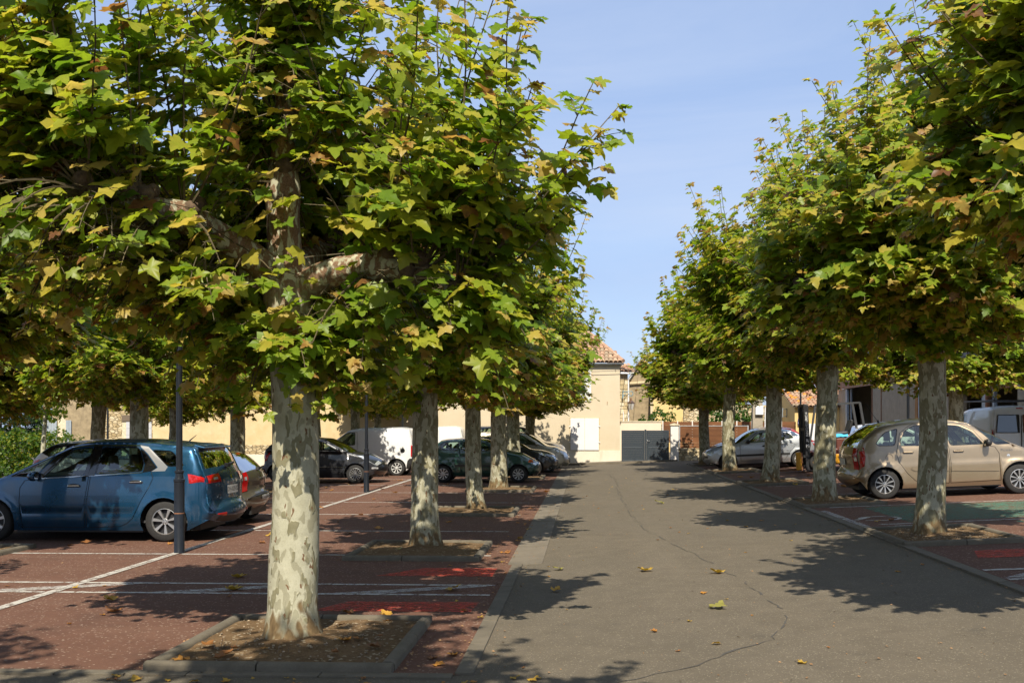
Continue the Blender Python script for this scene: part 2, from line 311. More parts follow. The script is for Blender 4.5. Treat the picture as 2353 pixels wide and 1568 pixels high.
simple('blue_enamel', (0.010, 0.028, 0.22), 0.35); simple('letter_white', (0.75, 0.75, 0.75), 0.6); simple('copper', (0.22, 0.14, 0.10), 0.5, 0.6); simple('lantern_blue', (0.12, 0.28, 0.36), 0.5)
simple('lantern_pane', (0.55, 0.52, 0.45), 0.15); simple('cable', (0.02, 0.02, 0.02), 0.6); simple('cardboard', (0.40, 0.33, 0.22), 0.85); simple('dark_blue', (0.012, 0.03, 0.12), 0.6)
simple('shutter_blue', (0.30, 0.34, 0.37), 0.7, 0, 0.15, 4); simple('garage_grey', (0.46, 0.46, 0.47), 0.6, 0, 0.05)
# vehicles
def carpaint(key, col, metal=0.55, rough=0.32):
    t = NT(key); n = t.noise(t.coord('Object'), 900, 1); v2 = t.noise(t.coord('Object'), 3, 5, 0.6)
    c = t.ramp(n, [(0.3, tuple(q*0.85 for q in col)), (0.7, tuple(min(1, q*1.12) for q in col))]); c = t.mix(t.fr(v2, 0.5, 0.8, 0, 0.10), c, (0.30, 0.26, 0.2))
    t.base(c, t.fr(v2, 0.3, 0.8, rough, rough+0.14), metal); t.p.inputs['Coat Weight'].default_value = 0.9; t.p.inputs['Coat Roughness'].default_value = 0.035; M[key] = t.m
carpaint('paint_blue', (0.012, 0.072, 0.150), 0.65, 0.24); carpaint('paint_tan', (0.34, 0.265, 0.175), 0.7, 0.34); carpaint('paint_green', (0.006, 0.048, 0.032), 0.3); carpaint('paint_black', (0.010, 0.011, 0.013), 0.2)
carpaint('paint_anthracite', (0.020, 0.021, 0.025), 0.3); carpaint('paint_brown', (0.125, 0.105, 0.075), 0.6); carpaint('paint_white', (0.66, 0.66, 0.65), 0.0, 0.4); carpaint('paint_silver', (0.47, 0.49, 0.51), 0.75, 0.33)
carpaint('paint_beige', (0.42, 0.39, 0.32), 0.7, 0.34); carpaint('paint_red', (0.28, 0.012, 0.015), 0.2); carpaint('paint_grey', (0.30, 0.32, 0.35), 0.7, 0.33)
simple('tyre', (0.020, 0.019, 0.018), 0.85, 0, 0.3, 20, 0.2); simple('rim', (0.50, 0.50, 0.49), 0.35, 0.8, 0.08); simple('rim_white', (0.62, 0.62, 0.60), 0.45, 0.2, 0.08); simple('plastic_black', (0.018, 0.018, 0.018), 0.5, 0, 0.2, 12)
simple('gloss_black', (0.008, 0.008, 0.009), 0.12, 0, 0.1, 4, 0, 1.0); simple('chrome', (0.62, 0.62, 0.62), 0.14, 1.0, 0.03); simple('satin', (0.42, 0.42, 0.42), 0.32, 0.8, 0.03); simple('interior', (0.045, 0.046, 0.048), 0.85); simple('seat_grey', (0.14, 0.14, 0.14), 0.9); simple('seat_light', (0.30, 0.30, 0.29), 0.9)
simple('red_lens', (0.42, 0.006, 0.006), 0.12, 0, 0.15, 20, 0, 1.0); simple('clear_lens', (0.55, 0.57, 0.58), 0.10, 0.5, 0.3, 14, 0, 1.0); simple('orange_lens', (0.62, 0.13, 0.01), 0.15, 0, 0.1, 20, 0, 1.0); simple('plate', (0.62, 0.61, 0.56), 0.5); simple('plate_yellowish', (0.55, 0.52, 0.42), 0.5)
simple('fork_yellow', (0.62, 0.29, 0.01), 0.5, 0, 0.2, 6); simple('fork_maroon', (0.10, 0.03, 0.02), 0.5, 0, 0.3, 6); simple('cloth_blue', (0.06, 0.36, 0.58), 0.85); simple('black_steel', (0.02, 0.02, 0.022), 0.55, 0.3, 0.4, 8); simple('plastic_bag', (0.55, 0.56, 0.57), 0.35)
t = NT('car_glass'); tr = t.n('ShaderNodeBsdfTransparent'); tr.inputs[0].default_value = (0.60, 0.72, 0.65, 1); gl = t.n('ShaderNodeBsdfGlossy'); gl.inputs['Roughness'].default_value = 0.015
lw = t.n('ShaderNodeLayerWeight'); lw.inputs[0].default_value = 0.25; ms = t.n('ShaderNodeMixShader'); t.l(t.fr(lw.outputs['Fresnel'], 0, 1, 0.10, 1.0), ms.inputs[0]); t.l(tr.outputs[0], ms.inputs[1]); t.l(gl.outputs[0], ms.inputs[2]); t.l(ms.outputs[0], t.out.inputs[0]); M['glass'] = t.m
t = NT('privacy_glass'); tr = t.n('ShaderNodeBsdfTransparent'); tr.inputs[0].default_value = (0.16, 0.18, 0.17, 1); gl = t.n('ShaderNodeBsdfGlossy'); gl.inputs['Roughness'].default_value = 0.02
lw = t.n('ShaderNodeLayerWeight'); lw.inputs[0].default_value = 0.25; ms = t.n('ShaderNodeMixShader'); t.l(t.fr(lw.outputs['Fresnel'], 0, 1, 0.10, 1.0), ms.inputs[0]); t.l(tr.outputs[0], ms.inputs[1]); t.l(gl.outputs[0], ms.inputs[2]); t.l(ms.outputs[0], t.out.inputs[0]); M['glass_dark'] = t.m
# ================================================================== GROUND
def sheet(name, xs, y0, y1, dz, mat, kind='structure', parent=None):
    m = MB(); xs = sorted(xs)
    xs = sorted(set(xs+[k for k in (-32, -10, -0.9, 24) if xs[0] < k < xs[-1]]))
    v = []; f = []
    for x in xs: v += [(x, y0, zg(x)+dz), (x, y1, zg(x)+dz)]
    for i in range(len(xs)-1): f.append((2*i, 2*i+2, 2*i+3, 2*i+1))
    m.add(v, f); o = m.build(name, mat, parent)
    if kind: o['kind'] = kind
    return o
sheet('ground', [-600, 600], -80, 1200, 0, M['asphalt'])
bayL = sheet('parking_surface', [-17.0, -0.95], 7.45, 42.6, 0.004, M['red'])
bayR = sheet('parking_surface', [4.36, 10.8], 3.0, 42.2, 0.004, M['red'])
def patch(name, poly, mat, dz=0.009, parent=None):             # flat painted mark on the ground
    me = bpy.data.meshes.new(name)
    vs2 = [Vector(p) for p in poly]
    r = delaunay_2d_cdt(vs2, [], [list(range(len(vs2)))], 1, 1e-5)
    me.from_pydata([(p.x, p.y, zg(p.x)+dz) for p in r[0]], [], [tuple(f) for f in r[2]]); me.materials.append(mat)
    o = link_mesh(name, me, parent); return o
def stripe(x0, x1, y, wd=0.085, parent=None, mat='white_paint', skew=0.0):
    xs = [x for x in (x0, -10, -0.9, x1) if min(x0, x1) <= x <= max(x0, x1)]
    return patch('bay_line', [(x0, y-wd/2), (x1, y-wd/2+skew), (x1, y+wd/2+skew), (x0, y+wd/2)], M[mat], 0.009, parent)
for y in (14.25, 17.5, 20.72, 24.0, 27.45, 30.75, 34.3, 37.6, 41.0):
    stripe(-5.85, -1.35, y, parent=bayL); stripe(-10.0, -6.06, y, parent=bayL)
for y in (10.95, 11.62): stripe(-5.9, -1.05, y, parent=bayL); stripe(-10.0, -6.06, y, parent=bayL)
patch('bay_line', [(-6.02, 7.6), (-5.90, 7.6), (-5.90, 41.5), (-6.02, 41.5)], M['white_paint'], 0.013, bayL)
for x in (-1.5, -3.55, -5.6, -7.7):       # hatching between the two close lines
    patch('hatch_mark', [(x, 11.57), (x+0.42, 11.57), (x-0.75, 10.99), (x-1.35, 10.99)], M['white_worn'], 0.009, bayL)
patch('colour_mark', [(-2.75, 9.95), (-1.15, 9.95), (-1.12, 10.5), (-2.5, 10.5)], M['red_paint'], 0.009, bayL)
patch('colour_mark', [(-2.6, 12.3), (-1.15, 12.3), (-1.15, 13.0), (-2.1, 13.0)], M['red_paint'], 0.009, bayL)
for y, sk in ((16.45, 0), (19.75, 0), (23.0, 0), (26.4, 0), (29.7, 0), (33.0, 0), (36.3, 0), (39.6, 0)): stripe(4.75, 10.0, y, parent=bayR)
for y in (10.75, 11.42): stripe(4.45, 10.0, y, 0.10, parent=bayR)
patch('hatch_mark', [(5.05, 11.36), (5.9, 11.36), (5.0, 10.82), (4.42, 10.82)], M['white_worn'], 0.013, bayR)
patch('hatch_mark', [(6.6, 11.36), (7.4, 11.36), (6.6, 10.82), (5.9, 10.82)], M['white_worn'], 0.013, bayR)
patch('colour_mark', [(4.75, 12.35), (7.6, 12.3), (7.6, 13.1), (4.95, 13.0)], M['red_paint'], 0.009, bayR)
patch('colour_mark', [(5.3, 16.7), (10.2, 16.7), (10.2, 19.5), (5.3, 19.5)], M['green_paint'], 0.009, bayR)
patch('colour_mark', [(7.0, 14.0), (10.2, 14.0), (10.2, 16.2), (6.8, 16.2)], M['green_paint'], 0.009, bayR)
def ring(cx, cy, rx, ry, wd, parent):                          # worn painted wheelchair-wheel loop
    out = [(cx+rx*math.cos(a), cy+ry*math.sin(a)) for a in [i*0.32-2.6 for i in range(18)]]
    inn = [(cx+(rx-wd)*math.cos(a), cy+(ry-wd)*math.sin(a)) for a in [i*0.32-2.6 for i in range(18)]]
    me = bpy.data.meshes.new('wheelchair_mark'); v = [(x, y, zg(x)+0.013) for x, y in out+inn]; n = 18
    me.from_pydata(v, [], [(i, i+1, n+i+1, n+i) for i in range(n-1)]); me.materials.append(M['white_paint'])
    link_mesh('wheelchair_mark', me, parent)
ring(5.02, 17.35, 0.36, 0.38, 0.075, bayR); ring(5.05, 15.95, 0.40, 0.22, 0.06, bayR)
patch('wheelchair_mark', [(4.62, 17.2), (4.95, 17.6), (4.88, 17.66), (4.55, 17.25)], M['white_paint'], 0.013, bayR)
patch('bay_line', [(4.42, 15.7), (4.55, 15.7), (4.55, 19.2), (4.42, 19.2)], M['white_worn'], 0.009, bayR)
# kerbs and gutter of the aisle
def kerbrun(name, x0, x1, y0, y1, h, seg, mat, vdip=0.0):
    root = empty(name, (0, 0, 0)); root['kind'] = 'structure'
    y = y0
    while y < y1-0.05:
        ye = min(y1, y+seg); m = MB(); xm = (x0+x1)/2; dz = random.uniform(-0.003, 0.003)
        xs = [x0, xm, x1] if vdip else [x0, x1]
        top = [(x, zg(x)+h+dz-(vdip if (vdip and x == xm) else 0)) for x in xs]
        poly = [(x0, zg(x0)-0.1)]+top+[(x1, zg(x1)-0.1)]
        m.prism([(p[0], p[1]) for p in poly], y+0.004, ye-0.004)
        m.build('kerb_stone' if not vdip else 'gutter_slab', mat, root, bevel=0.006 if not vdip else 0.003); y = ye
    return root
kerbrun('kerb', -0.98, -0.84, 7.46, 13.35, 0.022, 1.0, M['kerb'])
kerbrun('gutter', -1.04, -0.58, 13.36, 43.0, 0.016, 2.0, M['concrete'], 0.012)
kerbrun('kerb', 4.23, 4.37, 2.5, 42.3, 0.028, 1.0, M['kerb'])
kb = empty('kerb'); kb['kind'] = 'structure'
for i in range(16):
    x = -16.98+i; m = MB(); xx = [x+0.004, min(-0.99, x+0.996)]
    m.add([(a, b, zg(a)+c) for c in (-0.1, 0.018) for b in (7.33, 7.45) for a in xx], [(0, 2, 3, 1), (4, 5, 7, 6), (0, 1, 5, 4), (2, 6, 7, 3), (0, 4, 6, 2), (1, 3, 7, 5)])
    m.build('kerb_stone', M['kerb'], kb, bevel=0.005)
# the long crack wandering down the aisle
def crack(pts, wd, seed):
    rnd = random.Random(seed); m = MB(); P = []
    for i in range(len(pts)-1):
        a, b = Vector(pts[i]), Vector(pts[i+1]); n = max(2, int((b-a).length/0.10))
        for k in range(n): P.append(a.lerp(b, k/n))
    P.append(Vector(pts[-1]))
    v = []; f = []
    for i, p in enumerate(P):
        d = (P[min(i+1, len(P)-1)]-P[max(i-1, 0)]).normalized(); nrm = Vector((-d.y, d.x)); o = noise.noise((p.x*1.7, p.y*1.7, seed))*0.09+rnd.uniform(-0.02, 0.02)
        h = wd*rnd.uniform(0.25, 1.0)*(0.4+0.6*abs(noise.noise((p.x*3, p.y*3, seed+5)))*1.6)
        c = p+nrm*o
        for sgn in (-1, 1): q = c+nrm*sgn*h; v.append((q.x, q.y, zg(q.x)+0.004))
    f = [(2*i, 2*i+1, 2*i+3, 2*i+2) for i in range(len(P)-1) if noise.noise((i*0.31, seed, 0.5)) > -0.30]
    m.add(v, f); o = m.build('road_crack', M['crack']); o['kind'] = 'structure'
crack([(0.1, 7.0), (0.85, 7.5), (1.55, 8.3), (1.85, 9.2), (1.83, 10.4), (1.72, 11.9), (1.55, 13.4), (1.25, 15.4), (1.0, 17.4), (0.9, 20.4), (0.85, 23.8), (0.9, 29.0), (1.0, 33.0), (0.75, 37.0), (0.35, 40.0)], 0.017, 3)
crack([(2.4, 31.0), (2.1, 35.0), (2.35, 38.5), (2.0, 41.0)], 0.03, 9)

simple('pebble', (0.26, 0.20, 0.13), 0.95, 0, 0.4, 20)
# ================================================================== TREE PITS
def tree_pit(x0, x1, y0, y1, label, seed, near=False, half=None):
    rnd = random.Random(seed); cx, cy = (x0+x1)/2, (y0+y1)/2
    root = empty('tree_pit', (cx, cy, zg(cx)), label=label, cat='tree pit', group='kerbed tree pits')
    kw, kh = 0.11, 0.070
    def stone(ax, ay, bx, by):
        m = MB(); a = Vector((ax, ay)); b = Vector((bx, by)); d = (b-a).normalized(); n = Vector((-d.y, d.x)); L = (b-a).length
        prof = [(-kw/2, -0.12), (-kw/2, kh*0.62), (-kw*0.40, kh*0.86), (-kw*0.2, kh), (kw*0.2, kh), (kw*0.40, kh*0.86), (kw/2, kh*0.62), (kw/2, -0.12)]
        v = []
        for t_ in (0.006, L-0.006):
            for (o, z) in prof:
                p = a+d*t_+n*o; v.append((p.x-cx, p.y-cy, zg(p.x)-zg(cx)+z+0.004))
        k = len(prof); f = [(i, (i+1) % k, k+(i+1) % k, k+i) for i in range(k)]+[tuple(range(k-1, -1, -1)), tuple(range(k, 2*k))]
        m.add(v, f); auto_smooth(m.build('kerb_stone', M['kerb'], root), 35)
    h = kw/2; xm = cx+rnd.uniform(-0.15, 0.15); ym = cy+rnd.uniform(-0.15, 0.15)
    for ax, ay, bx, by in ((x0, y0+h, xm, y0+h), (xm, y0+h, x1, y0+h), (x0, y1-h, xm, y1-h), (xm, y1-h, x1, y1-h), (x0+h, y0+kw, x0+h, ym), (x0+h, ym, x0+h, y1-kw), (x1-h, y0+kw, x1-h, ym), (x1-h, ym, x1-h, y1-kw)): stone(ax, ay, bx, by)
    N = 34 if near else 12; v = []; f = []
    for j in range(N+1):
        for i in range(N+1):
            x = x0+kw+(x1-x0-2*kw)*i/N; y = y0+kw+(y1-y0-2*kw)*j/N; d = math.hypot(x-cx, y-cy)
            z = 0.038+0.05*math.exp(-(d/0.4)**2)+0.018*noise.noise((x*5, y*5, seed))+0.010*noise.noise((x*17, y*17, seed))
            v.append((x-cx, y-cy, zg(x)-zg(cx)+z))
    for j in range(N):
        for i in range(N): k = j*(N+1)+i; f.append((k, k+1, k+N+2, k+N+1))
    e = MB().add(v, f).build('earth', M['earth'], root, True)
    if near:           # pebbles, scraps and dry grass on the soil
        m = MB()
        for _ in range(260):
            x, y = rnd.uniform(x0+0.16, x1-0.16), rnd.uniform(y0+0.16, y1-0.16); s = rnd.uniform(0.004, 0.011)
            d = math.hypot(x-cx, y-cy)
            if d < 0.3: continue
            z = zg(x)-zg(cx)+0.042+0.05*math.exp(-(d/0.4)**2); q = Matrix.Rotation(rnd.uniform(0, 6), 3, 'Z') @ Matrix.Rotation(rnd.uniform(0, 1), 3, 'X')
            m.obox((x-cx, y-cy, z+s*0.2), (s*2, s*1.4, s), q)
        tag(m.build('pebbles', M['pebble'], root), kind='stuff')
        m = MB()
        for tx, ty, n in ((-0.55, -0.35, 18), (0.05, -0.52, 8)):
            for _ in range(n):
                x, y = tx+rnd.gauss(0, 0.05), ty+rnd.gauss(0, 0.04); a = rnd.uniform(0, 6.3); l = rnd.uniform(0.05, 0.13); lean = rnd.uniform(0.2, 0.9)
                b = Vector((x, y, 0.035)); t_ = b+Vector((math.cos(a)*l*lean, math.sin(a)*l*lean, l)); s = Vector((-math.sin(a), math.cos(a), 0))*0.003
                m.add([b-s, b+s, t_], [(0, 1, 2)])
        tag(m.build('dry_grass', M['wood_old'], root), kind='stuff')
    return root

# tiny leaf scraps and grit lying about, thicker along kerbs and pits
rg = random.Random(77); m = MB(); spots = []
for _ in range(800): spots.append((rg.uniform(-0.8, 4.2), 6.3+rg.random()**1.6*26))
for _ in range(900): spots.append((-0.98-abs(rg.gauss(0, 0.10)) if rg.random() < 0.6 else -0.80+abs(rg.gauss(0, 0.09)), rg.uniform(7.4, 30)))
for _ in range(700): spots.append((4.22-abs(rg.gauss(0, 0.10)), rg.uniform(5, 34)))
for cy in (8.45, 14.65, 21.3, 28.75):
    for _ in range(260):
        if rg.random() < 0.5: spots.append((rg.uniform(-3.6, -1.2), cy+rg.choice((-1, 1))*(1.03+abs(rg.gauss(0, 0.06)))))
        else: spots.append((-2.405+rg.choice((-1, 1))*(0.98+abs(rg.gauss(0, 0.07))), cy+rg.uniform(-1, 1)))
for _ in range(350): spots.append((rg.uniform(-9, -1), rg.uniform(7.5, 32)))
for x, y in spots:
    s = rg.choice((0.004, 0.006, 0.009, 0.014))*rg.uniform(0.7, 1.4); a = rg.uniform(0, 6.3); z = zg(x)+(0.007 if -0.95 < x < 4.2 else 0.015); c_, s_ = math.cos(a)*s, math.sin(a)*s
    m.add([(x-c_, y-s_, z), (x+s_*0.6, y-c_*0.6, z+s*0.5), (x+c_, y+s_, z+s*0.3), (x-s_*0.6, y+c_*0.6, z)], [(0, 1, 2, 3)])
simple('scrap', (0.22, 0.125, 0.055), 0.9, 0, 0.5, 3)
tag(m.build('leaf_litter', M['scrap']), 'tiny dry leaf scraps and grit strewn over the paving', 'leaf litter', kind='stuff')
# ================================================================== PLANE TREES
_rh = [(0.18, -0.12), (0.44, -0.14), (0.40, 0.08), (0.55, 0.14), (0.70, 0.36), (0.50, 0.41), (0.27, 0.45), (0.33, 0.60), (0.20, 0.70), (0.17, 0.82)]
_rl = [(0.40, -0.13), (0.38, 0.10), (0.68, 0.34), (0.27, 0.45), (0.30, 0.64)]
def outline(r): return np.array([(0, 0)]+r+[(0, 1.0)]+[(-x, y) for x, y in r[::-1]], float)
OUT = {'hi': outline(_rh), 'lo': outline(_rl)}
def leaf_geo(pos, tip, nrm, size, tone, kfold, kdroop, res):
    """arrays of leaves -> verts, tris, tone per tri"""
    o = OUT[res]; n = len(o); L = len(pos)
    T = np.vstack([o, [[0, 0.32]]])
    tip = tip/np.linalg.norm(tip, axis=1)[:, None]
    sx = np.cross(tip, nrm); sx /= np.maximum(1e-6, np.linalg.norm(sx, axis=1))[:, None]
    nz_ = np.cross(sx, tip)
    x = T[None, :, 0]*size[:, None]; y = T[None, :, 1]*size[:, None]
    z = size[:, None]*(kfold[:, None]*np.abs(T[None, :, 0])*1.0 - kdroop[:, None]*T[None, :, 1]**2 - 0.28*T[None, :, 0]**2)
    rip = np.random.normal(0, 0.055, (L, n+1))*size[:, None]; z = z+rip
    V = pos[:, None, :]+x[..., None]*sx[:, None, :]+y[..., None]*tip[:, None, :]+z[..., None]*nz_[:, None, :]
    tri = np.array([(i, (i+1) % n, n) for i in range(n)])
    F = (tri[None]+(np.arange(L)*(n+1))[:, None, None]).reshape(-1, 3)
    return V.reshape(-1, 3), F, np.repeat(tone, n)
def np_mesh(name, V, F, mat, tone=None, smooth=True):
    me = bpy.data.meshes.new(name); me.vertices.add(len(V)); me.vertices.foreach_set('co', V.astype(np.float32).ravel())
    me.loops.add(F.size); me.loops.foreach_set('vertex_index', F.astype(np.int32).ravel())
    me.polygons.add(len(F)); me.polygons.foreach_set('loop_start', (np.arange(len(F))*F.shape[1]).astype(np.int32))
    me.polygons.foreach_set('use_smooth', np.full(len(F), smooth))
    if tone is not None:
        a = me.attributes.new('tone', 'FLOAT', 'FACE'); a.data.foreach_set('value', tone.astype(np.float32))
    me.materials.append(mat); me.update(calc_edges=True); me.validate(); return me
def tone_pick(rnd, tipness, hz):
    q = rnd.random()
    if q < 0.022: return rnd.uniform(0.93, 1.0)
    if q < 0.075: return rnd.uniform(0.78, 0.9)
    t_ = rnd.betavariate(2.2, 2.5)*0.70+0.12*tipness+0.05*hz
    return max(0.02, min(0.84, t_))
def grow(seed, limbs, lead=5.2, Rm=2.6, top=7.3, fork=2.95, shoots=17, lean=(0, 0), rbase=0.245, petioles=False, low=2.05, mats='bark_mid', Lf=1.0, tonebias=0.0, taper=0.42, hangw=0.22):
    rnd = random.Random(seed); out = {}
    nj = lambda q: 0.06*noise.noise((q.x*4, q.y*4, q.z*2.2+seed))+0.025*noise.noise((q.x*11, q.y*11, q.z*6+seed))
    ax = lambda z: Vector((lean[0]*z/3+0.03*math.sin(z*1.7+seed), lean[1]*z/3+0.03*math.cos(z*1.3+seed), z))
    zs = [-0.12, 0.03, 0.12, 0.25, 0.45, 0.7, 1.0, 1.3, 1.6, 1.9, 2.2, 2.45, 2.65, 2.85, 3.05, 3.3, 3.6, 3.9, 4.1, 4.4, 4.8, lead, lead+0.12]
    rs = []
    for z in zs:
        if z < 2.2: r = rbase*(1.0+0.30*math.exp(-max(z, 0)/0.16)-0.045*z)
        elif z < fork+0.15: r = rbase*(0.90+0.10*(z-2.2)/(fork-2.05))
        else: r = rbase*max(0.30, 0.80-0.24*(z-fork))
        if abs(z-3.9) < 0.15: r *= 1.25
        if abs(z-lead) < 0.05: r *= 1.35
        rs.append(r)
    m = MB().tube([ax(z) for z in zs], rs, 20, True, nj); out['trunk'] = m.mesh('trunk', M[mats], True)
    out['limbs'] = []; kn = []; hang = [(ax(fork-0.15), Vector((math.cos(q), math.sin(q), 0))) for q in (0.3, 1.3, 2.5, 3.6, 4.4, 4.9, 5.6)]
    kn.append((ax(3.9), Vector((0, 0, 1)), 0.10, 0.9)); kn.append((ax(lead), Vector((0, 0, 1)), 0.10, 1.0)); kn.append((ax(lead*0.88), Vector((0, 0, 1)), 0.05, 0.8))
    for (az, z0, ln, rise) in limbs:
        d = Vector((math.cos(az), math.sin(az), 0)); p0 = ax(z0); P = []; RR = []; side = Vector((-d.y, d.x, 0)); wob = rnd.uniform(-0.25, 0.25)
        for i in range(10):
            s = i/9; P.append(p0+d*(ln*s)+Vector((0, 0, rise*s+0.16*math.sin(s*PI)*(1 if rise > 0 else 1.6)))+side*(wob*math.sin(s*2.6)))
            r = 0.145*(1-s)+0.062*s
            if i in (5, 9): r *= 1.45
            RR.append(r)
        out['limbs'].append(MB().tube(P, RR, 12, True, nj).mesh('limb', M[mats], True))
        kn.append((P[5], d, 0.1, 0.85)); kn.append((P[9], d, 0.1, 1.0)); kn.append((P[7], d, 0.05, 0.6))
        for i in (2, 3, 4, 6, 8): hang.append((P[i], d))
    rmax = lambda z: Rm*(1-taper*(max(0, z-4.2)/(top-4.2))**1.4)
    tw = MB(); pos = []; tip = []; nrm = []; size = []; tone = []
    lumps = MB()
    jobs = [(p, d, wgt, False) for p, d, kr, wgt in kn]+[(p, d, hangw, True) for p, d in hang]
    for (p, d, wgt, hg) in jobs:
        # burr at the knuckle
        for _ in range(0 if hg else 5):
            c = p+Vector((rnd.gauss(0, 0.05), rnd.gauss(0, 0.05), rnd.gauss(0.04, 0.04))); r = rnd.uniform(0.05, 0.10)
            lumps.lathe([(0.001, -r), (r*0.7, -r*0.7), (r, 0), (r*0.75, r*0.65), (0.001, r)], 7, c)
        n = int(shoots*wgt)
        for si in range(n):
            el = R(rnd.choice((rnd.uniform(-50, 0), rnd.uniform(-25, 30), rnd.uniform(5, 60), rnd.uniform(35, 88))))
            if hg: el = R(rnd.uniform(-55, 5))
            baz = math.atan2(d.y, d.x) if d.z < 0.5 else rnd.uniform(0, 6.28); az = baz+rnd.gauss(0, 1.0)
            u = Vector((math.cos(az)*math.cos(el), math.sin(az)*math.cos(el), math.sin(el)))
            L = (0.95+1.75*max(0, math.sin(el)))*rnd.uniform(0.6, 1.15)*(1.0 if d.z > 0.5 else 1.0)
            q = Vector(p); pts = [q.copy()]; seg = L/7; bend = rnd.uniform(0.02, 0.12)
            for k in range(7):
                u = (u+Vector((0, 0, bend if el > 0.25 else -0.07-0.03*k))+Vector((rnd.gauss(0, 0.06), rnd.gauss(0, 0.06), rnd.gauss(0, 0.03)))).normalized()
                q = q+u*seg
                if q.z > top: break
                if math.hypot(q.x, q.y) > rmax(q.z)*1.04: break
                if q.z < low-0.1+0.42*noise.noise((q.x*1.1+seed, q.y*1.1, 3.0)): break
                pts.append(q.copy())
            if len(pts) < 3: continue
            nn = len(pts); tw.tube(pts, [(0.006 if hg else 0.011)*(1-0.75*i/(nn-1))+0.0015 for i in range(nn)], 4, False)
            total = seg*(nn-1)
            def put(c, along, tipness):
                a = rnd.uniform(0, 6.28); ou = Vector((c.x, c.y, 0)); ou = ou.normalized() if ou.length > 0.2 else Vector((math.cos(a), math.sin(a), 0))
                pd = (Vector((math.cos(a), math.sin(a), rnd.uniform(-0.1, 0.55)))+along*0.25+ou*0.35).normalized(); pl = rnd.uniform(0.04, 0.11)*(1-0.5*tipness)
                b = c+pd*pl
                if b.z < low+0.42*noise.noise((c.x*1.1+seed, c.y*1.1, 3.0))-0.1*rnd.random(): return
                if petioles: tw.tube([c, b], [0.0032, 0.0022], 3, False)
                td = (pd*0.75+ou*0.35+Vector((0, 0, rnd.uniform(-0.85, 0.05)))).normalized()
                nv = (Vector((0, 0, 0.75))+sv*0.75+ou*rnd.uniform(0.0, 0.8)+Vector((rnd.gauss(0, 0.38), rnd.gauss(0, 0.38), rnd.gauss(0, 0.15)))).normalized()
                s = rnd.uniform(0.13, 0.235)*(1-0.55*max(0, tipness-0.55)/0.45)*Lf
                pos.append(b); tip.append(td); nrm.append(nv); size.append(s)
                hz = (c.z-low)/(top-low); tt = tone_pick(rnd, tipness, hz)+tonebias
                if tipness > 0.93 and rnd.random() < 0.5: tt = rnd.uniform(0.82, 0.95)
                tone.append(tt)
            for _ in range(4): put(pts[-1], (pts[-1]-pts[-2]).normalized(), 0.90+0.1*rnd.random())
            s = total*0.14
            while s < total:
                f_ = s/seg; i = min(nn-2, int(f_)); c = pts[i].lerp(pts[i+1], min(1, f_-i)); al = (pts[i+1]-pts[i]).normalized(); put(c, al, s/total)
                if rnd.random() < 0.24 and s/total < 0.88:       # side twig
                    a = rnd.uniform(0, 6.28); tdn = (Vector((math.cos(a), math.sin(a), rnd.uniform(-0.35, 0.5)))+al*0.3).normalized(); tl = rnd.uniform(0.25, 0.75)
                    tp = [c+tdn*tl*k/3+Vector((0, 0, -0.05*(k/3)**2)) for k in range(4)]
                    if max(math.hypot(x.x, x.y)/rmax(x.z) for x in tp) < 1.06 and min(x.z for x in tp) > low-0.3 and tp[-1].z < top:
                        tw.tube(tp, [0.006, 0.005, 0.004, 0.002], 3, False)
                        w_ = 0.07
                        while w_ < tl: put(tp[0].lerp(tp[-1], w_/tl), tdn, max(s/total, w_/tl*0.9)); w_ += rnd.uniform(0.05, 0.10)
                s += rnd.uniform(0.055, 0.115)
    out['shoots'] = tw.mesh('shoots', M['twig']); out['burrs'] = lumps.mesh('burrs', M['knuckle'], True)
    A = lambda q: np.array([tuple(x) for x in q], float)
    n = len(pos)
    out['leaves'] = dict(pos=A(pos), tip=A(tip), nrm=A(nrm), size=np.array(size), tone=np.array(tone), kf=np.random.uniform(-0.05, 0.30, n), kd=np.random.uniform(0.02, 0.48, n))
    return out
def crown_mesh(lv, res, mask=None):
    k = mask if mask is not None else np.ones(len(lv['pos']), bool)
    V, F, T = leaf_geo(lv['pos'][k], lv['tip'][k], lv['nrm'][k], lv['size'][k], lv['tone'][k], lv['kf'][k], lv['kd'][k], res)
    return np_mesh('crown', V, F, M['leaf'], T)
